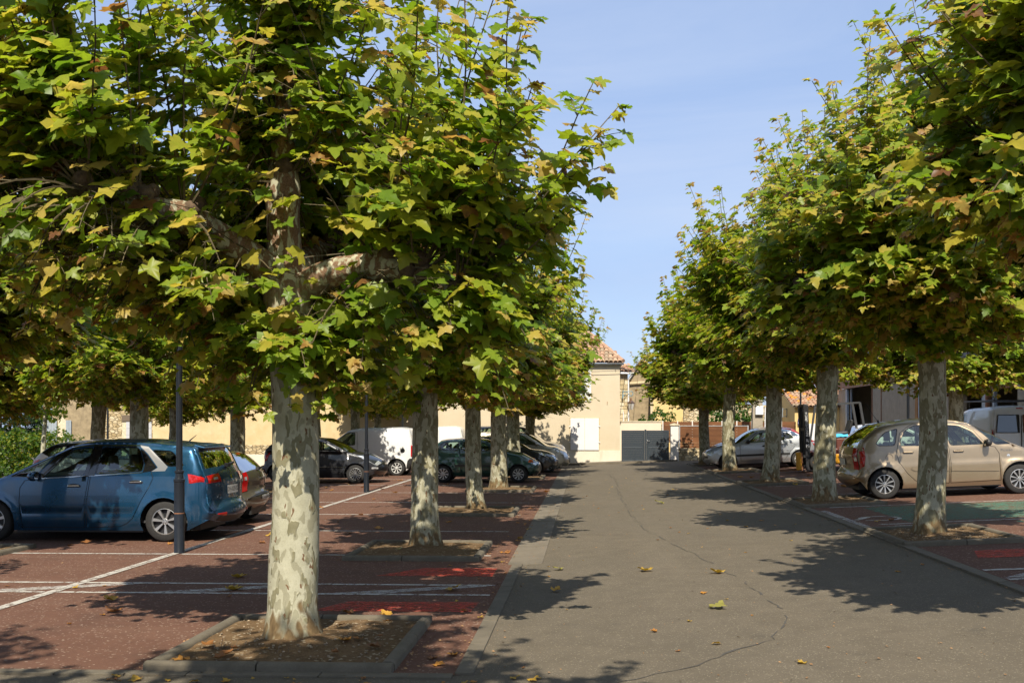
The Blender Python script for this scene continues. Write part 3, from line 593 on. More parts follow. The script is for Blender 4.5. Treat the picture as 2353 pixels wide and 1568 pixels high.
# shared single-leaf meshes for the leaves that show largest
LEAFV = []
for i in range(24):
    tn = (0.10, 0.18, 0.24, 0.30, 0.36, 0.42, 0.48, 0.54, 0.60, 0.68, 0.80, 0.95)[i % 12]
    V, F, T = leaf_geo(np.zeros((1, 3)), np.array([[0, 1., 0]]), np.array([[0, 0, 1.]]), np.array([1.0]), np.array([tn]), np.array([random.uniform(0, 0.3)]), np.array([random.uniform(0.02, 0.3)]), 'hi')
    LEAFV.append((tn, np_mesh('leaf', V, F, M['leaf'], T)))
def place_tree(g, loc, label, group, rotz=0, sc=(1, 1, 1), leaf_parts=0, res='lo', crown=None):
    root = empty('plane_tree', loc, (0, 0, rotz), label, 'tree', group); root.scale = sc
    link_mesh('trunk', g['trunk'], root)
    for l in g['limbs']: link_mesh('limb', l, root)
    tag(link_mesh('shoots', g['shoots'], root), kind='stuff'); tag(link_mesh('burrs', g['burrs'], root), kind='stuff')
    lv = g['leaves']
    if leaf_parts:
        wp = lv['pos']+np.array(loc); c_, s_ = math.cos(R(2.5)), math.sin(R(2.5)); d = wp[:, 1]*c_-wp[:, 0]*s_; r_ = wp[:, 0]*c_+wp[:, 1]*s_
        px = 1245+2300*r_/d; py = 976-2300*(wp[:, 2]-1.87)/d
        vis = (px > 10) & (px < 2340) & (py > 10) & (py < 1500)
        score = np.where(vis, lv['size']/d, 0)*(0.55+0.9*np.random.rand(len(d)))
        idx = np.argsort(-score)[:leaf_parts]; mask = np.ones(len(d), bool); mask[idx] = False
        crown = crown_mesh(lv, res, mask)
        for i in idx:
            tp = Vector(lv['tip'][i]).normalized(); nv = Vector(lv['nrm'][i]); sx = tp.cross(nv).normalized(); nz_ = sx.cross(tp)
            cand = [m for tn, m in LEAFV if abs(tn-lv['tone'][i]) < 0.08] or [LEAFV[5][1]]
            o = link_mesh('leaf', random.choice(cand), root); s = lv['size'][i]
            mt = Matrix((sx, tp, nz_)).transposed().to_4x4(); mt.translation = Vector(lv['pos'][i]); o.matrix_local = mt @ Matrix.Diagonal((s, s, s, 1))
    elif crown is None:
        crown = g.setdefault('crown_'+res, None) or crown_mesh(lv, res); g['crown_'+res] = crown
    tag(link_mesh('crown', crown, root), kind='stuff'); return root
GL, GR = 'plane trees in the left row along the aisle', 'plane trees in the right row along the aisle'
A_ = lambda *d: [(R(a), z, l, r) for a, z, l, r in d]
g1 = grow(11, A_((-12, 2.95, 1.55, -0.05), (188, 3.0, 2.15, 0.62), (70, 3.1, 1.7, 0.45), (125, 3.0, 1.6, 0.35), (222, 3.05, 1.6, 0.55)), lead=5.05, Rm=2.75, top=7.2, taper=0.28, lean=(-0.06, 0), petioles=True, shoots=20, hangw=0.32, rbase=0.212, mats='bark_pale', low=2.0)
lv = g1['leaves']; pp = lv['pos']; fr_ = pp[:, 1] < 0.15; kp = np.random.rand(len(pp))
drop = (fr_ & (np.abs(pp[:, 0]) < 0.32) & (pp[:, 2] > 2.25) & (pp[:, 2] < 5.0) & (pp[:, 2] > 2.5) & (kp < 0.60)) | (fr_ & (pp[:, 0] < -0.35) & (pp[:, 2] > 3.05) & (pp[:, 2] < 3.9) & (kp < 0.78)) | (fr_ & (pp[:, 0] > 0.2) & (pp[:, 0] < 1.5) & (pp[:, 2] > 2.65) & (pp[:, 2] < 3.35) & (kp < 0.72))
drop |= (pp[:, 1] < -0.25) & (pp[:, 2] < 4.3) & (pp[:, 0] > -0.3) & (pp[:, 0] < 1.1) & (kp < 0.36)
for q in lv: lv[q] = lv[q][~drop]
place_tree(g1, (-2.5, 8.55, 0.03), 'large plane tree with pale mottled trunk beside the kerb corner, before the blue minivan', GL, leaf_parts=300, res='hi')
g2 = grow(23, A_((10, 2.9, 1.6, 0.1), (85, 3.0, 1.5, 0.5), (150, 2.95, 1.8, 0.3), (-110, 2.9, 1.5, 0.4), (-40, 3.0, 1.5, 0.3)), lead=5.0, Rm=2.6, top=7.4, lean=(-0.10, 0), rbase=0.215, mats='bark_mid', low=2.2)
place_tree(g2, (-2.40, 15.12, 0.03), 'plane tree with mottled trunk, second along from the large pale trunked one', GL, leaf_parts=240)
g3 = grow(37, A_((170, 3.05, 1.8, 0.55), (100, 3.2, 1.6, 0.7), (30, 3.1, 1.7, 0.75), (-30, 3.1, 1.7, 0.6), (-100, 3.2, 1.6, 0.6), (220, 3.2, 1.6, 0.6)), lead=5.6, Rm=2.75, top=8.2, fork=3.15, lean=(0.02, 0), rbase=0.205, mats='bark_olive', low=2.75, tonebias=0.03, taper=0.24, hangw=0.2, shoots=23)
g4 = grow(41, A_((0, 2.8, 1.6, 0.4), (72, 2.9, 1.6, 0.5), (144, 2.85, 1.6, 0.35), (216, 2.9, 1.6, 0.4), (288, 2.8, 1.6, 0.45)), lead=5.2, Rm=2.7, top=7.9, lean=(-0.16, 0), rbase=0.20, mats='bark_mid', low=2.3, tonebias=0.02)
place_tree(g4, (-2.36, 21.62, 0.03), 'slender plane tree with flaking speckled trunk leaning over its pit', GL, 0, (0.92, 1, 1))
place_tree(g2, (-2.55, 28.85, 0.03), 'plane tree with bright cream trunk standing before the green hatchback', GL, R(160), (1.15, 1.05, 1.06))
place_tree(g4, (-2.45, 35.3, 0.03), 'plane tree with leaning pale trunk between the green and the black car', GL, R(25), (1.25, 1.05, 1.10))
place_tree(g3, (-2.35, 42.0, 0.03), 'plane tree at the house end of the row, beside the beige car', GL, R(75), (1.2, 1.05, 0.84))
g5 = grow(53, A_((180, 3.15, 1.8, 0.5), (110, 3.2, 1.6, 0.6), (-150, 3.1, 1.8, 0.4), (-90, 3.1, 1.7, 0.5), (-30, 3.2, 1.6, 0.6), (45, 3.2, 1.6, 0.6)), lead=5.6, Rm=2.9, top=8.2, fork=3.15, rbase=0.212, petioles=False, mats='bark_olive', low=2.75, tonebias=0.03, shoots=23, taper=0.24, hangw=0.2)
place_tree(g5, (5.2, 8.1, 0.29), 'plane tree at the near end of the right hand row, trunk beyond the frame', GR, leaf_parts=300, res='hi')
place_tree(g3, (4.97, 14.66, 0.29), 'plane tree with olive mottled trunk in front of the tan minivan', GR, leaf_parts=240)
place_tree(g5, (4.95, 20.88, 0.29), 'plane tree with dark olive trunk next to the forklift and tan minivan tail', GR, R(-100), (1.06, 1.08, 1.04), crown=None)
place_tree(g4, (5.05, 27.75, 0.29), 'plane tree with olive trunk in front of the silver saloon doors', GR, R(190), (1.15, 1.15, 1.10))
place_tree(g3, (4.95, 34.7, 0.29), 'plane tree with cream and olive trunk at the silver saloon front wheel', GR, R(140), (1.10, 1.12, 1.04))
place_tree(g5, (4.78, 40.7, 0.29), 'plane tree nearest the plank fence, beside the silver saloon nose', GR, R(60), (1.05, 1.05, 0.82))
# trees behind the camera position and the further rows on the left
g6 = grow(61, A_((0, 3.9, 1.5, 0.4), (90, 3.9, 1.3, 0.5), (180, 3.9, 1.5, 0.4), (-90, 3.9, 1.5, 0.4)), lead=5.6, Rm=2.75, top=7.6, taper=0.25, fork=3.7, low=4.35, hangw=0.0, shoots=27)
place_tree(g6, (-6.5, 2.0, 0.03), 'added unseen plane tree across the near side lane, shading the left bays', GL, R(140))  # added out-of-view tree between the rows, shades the near left paving
t0 = place_tree(g6, (-1.6, 1.95, 0.03), 'plane tree standing across the near side lane', GL, R(0))
o = link_mesh('leaf', LEAFV[2][1], t0, (-0.09, 0.93, 3.22)); o.rotation_euler = (R(-75), R(25), R(30)); o.scale = (0.2, 0.2, 0.2)
GB = 'plane trees in the rows beyond the bays'
for i, (x, y, g, rz, s, lb) in enumerate(((-9.5, 13.9, g3, 40, 1.0, 'plane tree rising from the pit beside the front of the blue minivan'), (-9.45, 20.6, g4, 200, 1.0, 'plane tree with smooth pale trunk directly behind the blue minivan roof'),
    (-9.6, 27.2, g2, 300, 1.0, 'plane tree with dappled trunk against the ochre wall'), (-9.5, 34.8, g5, 120, 1.0, 'plane tree behind the anthracite hatchback'), (-9.4, 40.6, g3, 250, 1.0, 'plane tree standing behind the white van windscreen'), (-9.4, 45.2, g4, 80, 0.95, 'slim plane tree close to the ochre wall behind the white van roof'),
    (-17.4, 27.4, g2, 65, 1.0, 'plane tree whose boughs hang over the hedge'), (-9.5, 7.2, g3, 15, 1.0, 'plane tree standing by the corner of the near side lane'), (-14.0, 28.2, g5, 10, 1.0, 'plane tree with dark mottled trunk beside the slim lamp post by the stone house'), (-14.1, 33.8, g3, 100, 1.0, 'plane tree half hidden behind the lamp post near the grey garage door'), (-14.0, 21.4, g2, 220, 1.0, 'plane tree in the third row over the white crossover'), (-16.5, 39.5, g4, 130, 1.0, 'plane tree deep in the rows before the stone house'))):
    place_tree(g, (x, y, zg(x)+0.03), lb, GB, R(rz), (s, s, s))
GR2 = 'plane trees behind the right hand bays'
place_tree(g4, (9.9, 27.0, zg(9.9)+0.03), 'plane tree with sunlit flaking trunk behind the tan minivan roof', GR2, R(20), (1, 1, 0.95))
place_tree(g3, (13.7, 27.2, zg(13.7)+0.03), 'plane tree whose low boughs hang over the white van with a roof rack', GR2, R(200), (1.0, 1.0, 0.92))
# pits
for y, lb in ((8.45, 'large rectangular kerbed earth pit at the kerb corner round the pale trunk'), (14.65, 'kerbed earth pit, second along from the kerb corner'), (21.3, 'kerbed earth pit round the slender flaking tree'), (28.75, 'kerbed earth pit before the green hatchback'), (35.3, 'kerbed earth pit between the green and black cars'), (42.0, 'kerbed earth pit at the house end of the row')):
    tree_pit(-3.36, -1.45, y-1.0, y+1.0, lb, int(y), near=y < 9)
for y, lb in ((8.0, 'kerbed pit at the near end of the right hand row'), (14.6, 'kerbed earth pit in front of the tan minivan'), (20.85, 'kerbed earth pit at the tan minivan tail'), (27.7, 'kerbed earth pit before the silver saloon doors'), (34.6, 'kerbed earth pit at the silver saloon front wheel'), (40.7, 'kerbed earth pit nearest the plank fence')):
    tree_pit(4.26, 5.9, y-1.0, y+1.0, lb, int(y)+3, near=14 < y < 15)
for y, lb in ((13.95, 'kerbed earth pit in front of the blue minivan nose'), (20.6, 'kerbed earth pit between the brown hatchback and the white crossover'), (27.2, 'kerbed earth pit before the anthracite hatchback')):
    tree_pit(-10.4, -8.35, y-0.95, y+0.95, lb, int(y)+5)
# one leaf of the near tree hanging close
# fallen leaves
FV = []
for i in range(14):
    tn = (0.08, 0.25, 0.3, 0.42, 0.5, 0.6, 0.7, 0.78, 0.85, 0.95, 0.35, 0.55, 0.65, 0.9)[i]
    V, F, T = leaf_geo(np.zeros((1, 3)), np.array([[0, 1., 0]]), np.array([[0, 0, 1.]]), np.array([1.0]), np.array([tn]), np.array([random.uniform(0.15, 0.6)]), np.array([random.uniform(-0.5, -0.05)]), 'hi')
    V[:, 2] -= V[:, 2].min(); FV.append((tn, np_mesh('fallen_leaf', V, F, M['fallen'], T)))
def fallen(x, y, s, tn, label='fallen brown or yellow plane leaf lying on the ground', dz=0.006, group='fallen leaves', where=None):
    if where:
        colr = 'green' if tn < 0.15 else 'yellow' if tn < 0.33 else 'orange' if tn < 0.55 else 'brown' if tn < 0.8 else 'dark brown'
        label = ('tiny ' if s < 0.05 else 'small ' if s < 0.09 else 'mid sized ' if s < 0.13 else 'large ')+colr+' fallen plane leaf '+where
    me = min(FV, key=lambda q: abs(q[0]-tn)+random.random()*0.12)[1]
    s *= 0.8
    o = link_mesh('fallen_leaf', me, None, (x, y, zg(x)+dz), (random.uniform(-0.12, 0.12), random.uniform(-0.12, 0.12), random.uniform(0, 6.28))); o.scale = (s, s, s)
    tag(o, label, 'leaf', group); return o
for x, y, s, tn, lb in ((1.55, 12.0, 0.18, 0.25, 'bright yellow fallen leaf right of the road crack'), (0.75, 12.4, 0.19, 0.32, 'amber fallen leaf in the middle of the aisle'), (-0.35, 11.05, 0.13, 0.4, 'orange fallen leaf near the left kerb of the aisle'), (-0.30, 12.75, 0.16, 0.05, 'green fallen leaf in the shade by the gutter end'),
    (1.25, 9.7, 0.19, 0.08, 'pale green fallen leaf beside the bend of the road crack'), (1.7, 22.5, 0.24, 0.06, 'light green fallen leaf far along the aisle'), (-4.05, 11.2, 0.22, 0.25, 'large golden fallen leaf on the white hatching'), (-4.3, 12.1, 0.2, 0.2, 'curled yellow green leaf above the double bay lines'), (-1.55, 11.25, 0.2, 0.3, 'crumpled leaf lying on the worn white hatching'), (-2.85, 14.6, 0.24, 0.1, 'crumpled green leaf beside the second pit')):
    fallen(x, y, s, tn, lb, 0.012, 'single fallen leaves')
rl = random.Random(5)
for _ in range(90): fallen(rl.uniform(-0.8, 4.2), rl.uniform(6.6, 34)**1.0, rl.choice((rl.uniform(0.02, 0.04), rl.uniform(0.03, 0.06), rl.uniform(0.04, 0.09))), rl.choice((0.25, 0.3, 0.42, 0.5, 0.6, 0.7)), None, 0.005, 'leaves fallen on the asphalt', 'on the asphalt aisle')
for _ in range(85):
    x, y = rl.uniform(-8.0, -1.0), rl.uniform(7.6, 34)
    if -3.4 < x < -1.4 and any(abs(y-q) < 1.1 for q in (8.45, 14.65, 21.3, 28.75)): continue
    fallen(x, y, rl.choice((rl.uniform(0.05, 0.10), rl.uniform(0.12, 0.2))), rl.choice((0.3, 0.5, 0.6, 0.7, 0.78, 0.85, 0.95)), None, 0.010, 'leaves fallen on the left bays', 'on the red bays near the blue minivan')
for _ in range(30): fallen(rl.uniform(4.5, 9.5), rl.uniform(9.5, 34), rl.uniform(0.09, 0.2), rl.choice((0.3, 0.5, 0.6, 0.7, 0.85)), None, 0.012, 'leaves fallen on the right bays', 'on the red bays near the tan minivan')
for _ in range(26):
    x, y = rl.uniform(-3.2, -1.6), rl.uniform(7.6, 9.3)
    if math.hypot(x+2.5, y-8.55) < 0.4: continue
    fallen(x, y, rl.uniform(0.07, 0.17), rl.choice((0.5, 0.6, 0.7, 0.78, 0.85, 0.95)), None, 0.065, 'leaves in the corner pit', 'on the earth of the large corner pit')
for _ in range(22): fallen(-0.98-abs(rl.gauss(0, 0.16)), rl.uniform(7.5, 20), rl.uniform(0.03, 0.12), rl.choice((0.3, 0.5, 0.6, 0.7)), None, 0.012, 'leaves along the left kerb', 'along the kerb beside the corner pit')
for _ in range(24): fallen(rl.uniform(-3.6, -0.3), rl.uniform(7.1, 7.32), rl.uniform(0.03, 0.10), rl.choice((0.3, 0.5, 0.6, 0.85)), None, 0.006, 'leaves before the corner pit', 'on the asphalt before the corner pit')
# ================================================================== VEHICLES
def cr(pts, n=5):                       # centripetal-ish Catmull-Rom through 2D points; returns points and index of each input point
    out = []; idx = []
    P = [Vector(p) for p in pts]
    for i in range(len(P)-1):
        p0 = P[max(0, i-1)]; p1 = P[i]; p2 = P[i+1]; p3 = P[min(len(P)-1, i+2)]
        L = (p2-p1).length; m1 = (p2-p0); m2 = (p3-p1)
        m1 = m1.normalized()*L if m1.length > 0 else m1; m2 = m2.normalized()*L if m2.length > 0 else m2
        idx.append(len(out))
        for k in range(n):
            t_ = k/n; h = (2*t_**3-3*t_**2+1, t_**3-2*t_**2+t_, -2*t_**3+3*t_**2, t_**3-t_**2)
            out.append(p1*h[0]+m1*h[1]*0.8+p2*h[2]+m2*h[3]*0.8)
    idx.append(len(out)); out.append(P[-1]); return out, idx
def inpoly(p, poly):
    x, y = p; c = False; n = len(poly); j = n-1
    for i in range(n):
        xi, yi = poly[i]; xj, yj = poly[j]
        if (yi > y) != (yj > y) and x < (xj-xi)*(y-yi)/(yj-yi+1e-12)+xi: c = not c
        j = i
    return c
def inset(poly, d):
    n = len(poly); P = [Vector(p) for p in poly]
    a = sum(P[i].x*P[(i+1) % n].y-P[(i+1) % n].x*P[i].y for i in range(n))
    sg = 1 if a > 0 else -1; out = []
    for i in range(n):
        e1 = (P[i]-P[i-1]).normalized(); e2 = (P[(i+1) % n]-P[i]).normalized()
        n1 = Vector((-e1.y, e1.x))*sg; n2 = Vector((-e2.y, e2.x))*sg; b = (n1+n2)
        b = b/max(0.35, b.length_squared/2) if b.length > 1e-6 else n1
        out.append(tuple(P[i]+b*d))
    return out
def rnd_poly(poly, n=3):                # soften polygon corners
    P = [Vector(p) for p in poly]; N = len(P); out = []
    for i in range(N):
        a, b, c = P[i-1], P[i], P[(i+1) % N]; r = min(0.06, 0.3*(a-b).length, 0.3*(c-b).length)
        s = b+(a-b).normalized()*r; e = b+(c-b).normalized()*r
        for k in range(n+1):
            t_ = k/n; out.append(tuple(s*(1-t_)**2+b*2*t_*(1-t_)+e*t_**2))
    return out
def wheel(parent, x, y, z, r, w, side, rim_mat, spokes, style='spoke'):
    """side=-1 outer face towards -y"""
    root = MB(); rr = r*0.66
    prof = [(rr*0.98, -w/2), (r*0.90, -w/2), (r*0.97, -w*0.42), (r, -w*0.28), (r, w*0.28), (r*0.97, w*0.42), (r*0.90, w/2), (rr*0.98, w/2)]
    root.lathe(prof, 36, (0, 0, 0), 'Y'); wh = root.build('wheel', M['tyre'], parent, True, loc=(x, y, z))
    auto_smooth(wh, 50)
    s = side; m = MB(); f = s*(w/2-0.005)
    m.lathe([(rr, f), (rr*0.93, f+s*0.004), (rr*0.90, f-s*0.02)], 36, axis='Y')
    if style == 'spoke':
        for k in range(spokes):
            a = 2*PI*k/spokes+0.3
            def P(ra, da, d): return (ra*math.cos(a+da), f-s*d, ra*math.sin(a+da))
            w1 = 0.62/spokes*2.3
            m.add([P(rr*0.16, -w1*1.1, 0.012), P(rr*0.16, w1*1.1, 0.012), P(rr*0.92, w1*0.62, 0.004), P(rr*0.92, -w1*0.62, 0.004), P(rr*0.16, -w1*1.1, 0.05), P(rr*0.16, w1*1.1, 0.05), P(rr*0.92, w1*0.62, 0.05), P(rr*0.92, -w1*0.62, 0.05)],
                  [(0, 1, 2, 3), (0, 3, 7, 4), (1, 5, 6, 2)])
    elif style == 'swirl':
        for k in range(spokes):
            a = 2*PI*k/spokes
            def P(ra, da, d): return (ra*math.cos(a+da), f-s*d, ra*math.sin(a+da))
            m.add([P(rr*0.25, -0.12, 0.012), P(rr*0.25, 0.2, 0.012), P(rr*0.92, 0.62, 0.006), P(rr*0.92, 0.30, 0.006)], [(0, 1, 2, 3)])
        m.lathe([(rr*0.36, f-s*0.010), (0.001, f-s*0.006)], 20, axis='Y')
    m.lathe([(rr*0.24, f-s*0.014), (rr*0.20, f-s*0.006), (0.001, f-s*0.004)], 18, axis='Y')
    m.build('rim', M[rim_mat], wh)
    MB().lathe([(rr*0.95, f-s*0.055), (0.001, f-s*0.055)], 24, axis='Y').build('brake_disc', M['black_steel'], wh)
    if spokes:
        b = MB()
        for k in range(5):
            a = 2*PI*k/5; c = (rr*0.15*math.cos(a), 0, rr*0.15*math.sin(a)); b.lathe([(rr*0.04, f-s*0.004), (rr*0.03, f+s*0.002), (0.0005, f+s*0.002)], 6, c, 'Y')
        b.build('wheel_bolts', M['plastic_black'], wh)
    return wh
def seat(parent, x, y, z, mat, face=-1, hr=True):
    m = MB(); P = [(-0.25, 0), (-0.25, 0.12), (0.18, 0.14), (0.30, 0.66), (0.36, 0.70), (0.42, 0.66), (0.30, 0.02), (0.24, 0)]
    m.prism([(x+a, z+b) for a, b in P], y-0.24, y+0.24)
    if hr: m.prism([(x+0.34, z+0.70), (x+0.33, z+0.92), (x+0.40, z+0.93), (x+0.43, z+0.70)], y-0.13, y+0.13)
    m.build('seat', M[mat], parent, bevel=0.04)
def make_text(name, s, size, mat, parent, loc, rot, ext=0.0, align='CENTER'):
    cu = bpy.data.curves.new(name, 'FONT'); cu.body = s; cu.size = size; cu.align_x = align; cu.align_y = 'CENTER'; cu.extrude = ext; cu.resolution_u = 2
    o = bpy.data.objects.new(name, cu); C.objects.link(o); dg = bpy.context.evaluated_depsgraph_get(); me = bpy.data.meshes.new_from_object(o.evaluated_get(dg))
    bpy.data.objects.remove(o); bpy.data.curves.remove(cu); me.materials.clear(); me.materials.append(mat)
    return link_mesh(name, me, parent, loc, rot)
def make_car(name, sp, loc, rot, label, cat='car', group=None):
    """local frame: x=0 nose, x=L tail, y across, z up. sp: dict of proportions traced in side view"""
    root = empty(name, loc, rot, label, cat, group)
    L, W = sp['L'], sp['W']; hw = W/2; paint_ = M[sp['paint']]
    pts = sp['prof']; n = 5; P, ix = cr(pts, n)
    ks = sp['keys']             # name -> input index: hood, cowl, wtop, rtop, rbot, gate(bottom of hatch), optional grille0/grille1
    K = {k: ix[v] for k, v in ks.items()}; NP = len(P)
    # crown (bulge of the middle over the edge) along the profile
    def crownf(i):
        f = i/(NP-1)
        def sm(a, b): return max(0.0, min(1.0, (i-a)/max(1, b-a)))
        if i < K['hood']: return sp.get('cn', 0.17)
        if i < K['cowl']: t_ = sm(K['hood'], K['cowl']); return sp.get('cn', 0.17)*(1-t_)**2+0.055*(1-(1-t_)**2)
        if i < K['wtop']: t_ = sm(K['cowl'], K['wtop']); return 0.055+0.05*math.sin(t_*PI)
        if i < K['rtop']: return 0.05
        t_ = sm(K['rtop'], K['gate']); return 0.05+(sp.get('ct', 0.10)-0.05)*t_
    T = []; E = []
    for i in range(NP):
        d = (P[min(i+1, NP-1)]-P[max(i-1, 0)]).normalized(); nr = Vector((-d.y, d.x)); T.append(nr); E.append(P[i]-nr*crownf(i))
    belt = sp['belt']; tum = sp.get('tum', 0.24); zs = sp.get('sill', 0.20); rw = sp['r']; wx = sp['wx']; ra = rw*1.13+0.015
    def Wf(x, z):
        y = hw
        if z > belt: y -= tum*(z-belt)*(0.75+0.35*(z-belt)/0.5)
        else: y -= 0.022*((z-(belt*0.62))/0.4)**2
        if z < 0.32: y -= 0.25*(0.32-z)
        fx = sp.get('fx', 0.75); rx = sp.get('rx', 0.65)
        if x < fx: y -= sp.get('fa', 0.17)*((fx-x)/fx)**2
        if x > L-rx: y -= sp.get('rb', 0.13)*((x-(L-rx))/rx)**2
        if z < belt:
            for xw in wx:
                d = math.hypot(x-xw, z-rw); y += 0.022*math.exp(-((d-ra)/0.07)**2) if d > ra-0.02 else 0.02
            zc = sp.get('crease')
            if zc: y -= 0.020*math.exp(-((z-zc-0.03*(x-L/2)/L)/0.035)**2)*(1 if wx[0]+0.45 < x < wx[1]-0.45 else 0)
            zc2 = sp.get('crease2')
            if zc2: y -= 0.010*(1/(1+math.exp(-(z-zc2-0.05*(x-L/2)/L)/0.012)))
        return y
    Ef = [(p.x, p.y) for p in E]
    eseg = [(Vector(Ef[i]), Vector(Ef[i+1])) for i in range(NP-1)]
    def edist(p):
        b = 9.0; p = Vector(p)
        for a, c in eseg:
            d = c-a; t_ = max(0, min(1, (p-a).dot(d)/max(1e-9, d.length_squared))); b = min(b, (p-a-d*t_).length)
        return b
    rr_ = sp.get('round', 0.085)
    def sidey(x, z):
        d = edist((x, z)); y = Wf(x, z)
        if d < rr_: q = 1-d/rr_; y -= rr_*0.75*(1-math.sqrt(max(0, 1-q*q)))
        return y
    # ---- side skins by constrained triangulation
    arch = []
    for xw in wx:
        a0 = math.asin(max(-1, min(1, (zs-rw)/ra)))
        arch.append([(xw+ra*math.cos(a), rw+ra*math.sin(a)) for a in [PI-a0+(2*a0-PI)*k/16 for k in range(17)]])
    bot = [(E[-1].x, E[-1].y)]
    base = Ef[:]+[(wx[1]+math.sqrt(max(0, ra*ra-(zs-rw)**2)), zs)]+arch[1][::-1][1:-1]+[(wx[1]-math.sqrt(max(0, ra*ra-(zs-rw)**2)), zs), (wx[0]+math.sqrt(max(0, ra*ra-(zs-rw)**2)), zs)]+arch[0][::-1][1:-1]+[(wx[0]-math.sqrt(max(0, ra*ra-(zs-rw)**2)), zs)]
    wins = [(k, rnd_poly(p)) for k, p in sp['wins']]; winsI = [inset(p, sp.get('rub', 0.018)) for _, p in wins]
    doors = [cr(p+[p[0]], 3)[0][:-1] if False else p for p in sp['doors']]; doorsI = [inset(p, 0.010) for p in doors]
    blacks = sp.get('blacks', []); strips = sp.get('strips', [])
    V = []; Eg = []
    def addloop(p, closed=True):
        b = len(V); V.extend(Vector(q) for q in p); m_ = len(p)
        for i in range(m_ if closed else m_-1): Eg.append((b+i, b+(i+1) % m_))
    addloop(base)
    for p in [q for _, q in wins]+winsI+doors+doorsI+[q[1] for q in blacks]+[q for _, q in strips]: addloop(p)
    for dlt in (0.012, 0.035, 0.07):    # rows that carry the rounded shoulder
        for i in range(0, NP):
            q = E[i]-T[i]*dlt
            if inpoly(q, base): V.append(Vector(q))
    gx = sp.get('grid', 0.085); x = 0.03
    while x < L:
        z = zs+0.03
        while z < 1.9:
            if inpoly((x, z), base): V.append(Vector((x, z)))
            z += gx
        x += gx
    r = delaunay_2d_cdt(V, Eg, [], 0, 1e-5)
    v2 = [(p.x, p.y) for p in r[0]]
    ys = [sidey(*p) for p in v2]
    h_ = 0.006
    nrms = []
    for k_, (a, b) in enumerate(v2):
        nv = Vector((-(sidey(a+h_, b)-ys[k_])/h_, 1.0, -(sidey(a, b+h_)-ys[k_])/h_)) if edist((a, b)) > 0.10 else Vector((-(sidey(a+h_, b)-sidey(a-h_, b))/(2*h_), 1.0, -(sidey(a, b+h_)-sidey(a, b-h_))/(2*h_)))
        if nv.length > 4: nv = nv.normalized()*1.0
        nrms.append(nv.normalized())
    bins = {}
    for f in r[2]:
        c = (sum(v2[i][0] for i in f)/3, sum(v2[i][1] for i in f)/3)
        if not inpoly(c, base): continue
        key = None
        for wi, (k, p) in enumerate(wins):
            if inpoly(c, p): key = ('glass', wi) if inpoly(c, winsI[wi]) else ('rubber', 0); break
        if key is None:
            for si, (k, p) in enumerate(strips):
                if inpoly(c, p): key = ('strip', si); break
        if key is None:
            for bi, (bm_, p) in enumerate(blacks):
                if inpoly(c, p): key = ('black', bi); break
        if key is None:
            key = ('body', 0)
            for di, p in enumerate(doors):
                if inpoly(c, p): key = ('door', di) if inpoly(c, doorsI[di]) else ('seam', 0); break
        bins.setdefault(key, []).append(tuple(f))
    def skin(faces, off, name, mat, parent, sides=(-1, 1)):
        out = []
        for s in sides:
            used = sorted({i for f in faces for i in f}); mp_ = {q: k for k, q in enumerate(used)}
            m = MB(); m.add([(v2[i][0], s*(ys[i]+off), v2[i][1]) for i in used], [tuple(mp_[i] for i in (f if s < 0 else f[::-1])) for f in faces])
            me = bpy.data.meshes.new(name); me.from_pydata(m.v, [], m.f); me.materials.append(mat); me.polygons.foreach_set('use_smooth', [True]*len(me.polygons)); me.normals_split_custom_set_from_vertices([(nrms[i].x, s*nrms[i].y, nrms[i].z) for i in used]); out.append(link_mesh(name, me, parent))
        return out
    doorobj = {}
    for key, faces in bins.items():
        k, i = key
        if k == 'body': skin(faces, 0, 'side_panel', paint_, root)
        elif k == 'seam': skin(faces, -0.010, 'door_gap', M['plastic_black'], root)
        elif k == 'door':
            doorobj[i] = skin(faces, 0.0, 'door', paint_, root)
        elif k == 'rubber': skin(faces, -0.003, 'window_seal', M['gloss_black'] if sp.get('glossrub') else M['plastic_black'], root)
        elif k == 'glass': skin(faces, -0.008, 'side_window', M[wins[i][0]], root)
        elif k == 'black': skin(faces, 0.002, 'pillar_trim', M[blacks[i][0]], root)
        elif k == 'strip': skin(faces, 0.014, 'side_moulding', M[strips[i][0]], root)
    # ---- the strip over nose, bonnet, screen, roof and tail
    U = [-1, -0.97, -0.92, -0.84, -0.7, -0.5, -0.27, 0, 0.27, 0.5, 0.7, 0.84, 0.92, 0.97, 1]
    ey = [sidey(E[i].x, E[i].y) for i in range(NP)]
    def spt(i, u, off=0.0):
        c = crownf(i)*(1-abs(u)**2.4); e = E[i]; return (e.x+T[i].x*(c+off), u*ey[i], e.y+T[i].y*(c+off))
    def spf(fi, u, off=0.0):
        i = max(0, min(NP-2, int(fi))); t_ = fi-i; a = Vector(spt(i, u, off)); b = Vector(spt(i+1, u, off)); return a.lerp(b, t_)
    parts = {}
    gr = sp.get('grille')       # list of (i0,i1,umax) in input indices (float ok)
    for i in range(NP-1):
        for j in range(len(U)-1):
            um = abs((U[j]+U[j+1])/2)
            if i < K['bump_f']: k = 'front_bumper'
            elif i < K['cowl']: k = 'bonnet'
            elif i < K['wtop']: k = 'windscreen' if um < 0.93 else 'body_frame'
            elif i < K['rtop']: k = 'roof'
            elif i < K['rbot']: k = ('rear_window' if um < sp.get('ru', 0.90) else 'body_frame') if not sp.get('norear') else 'rear_door'
            elif i < K['gate']: k = 'tailgate'
            else: k = 'rear_bumper'
            parts.setdefault(k, []).append((i, j))
    mats = dict(windscreen=M['glass'], rear_window=M[sp.get('rglass', 'glass')])
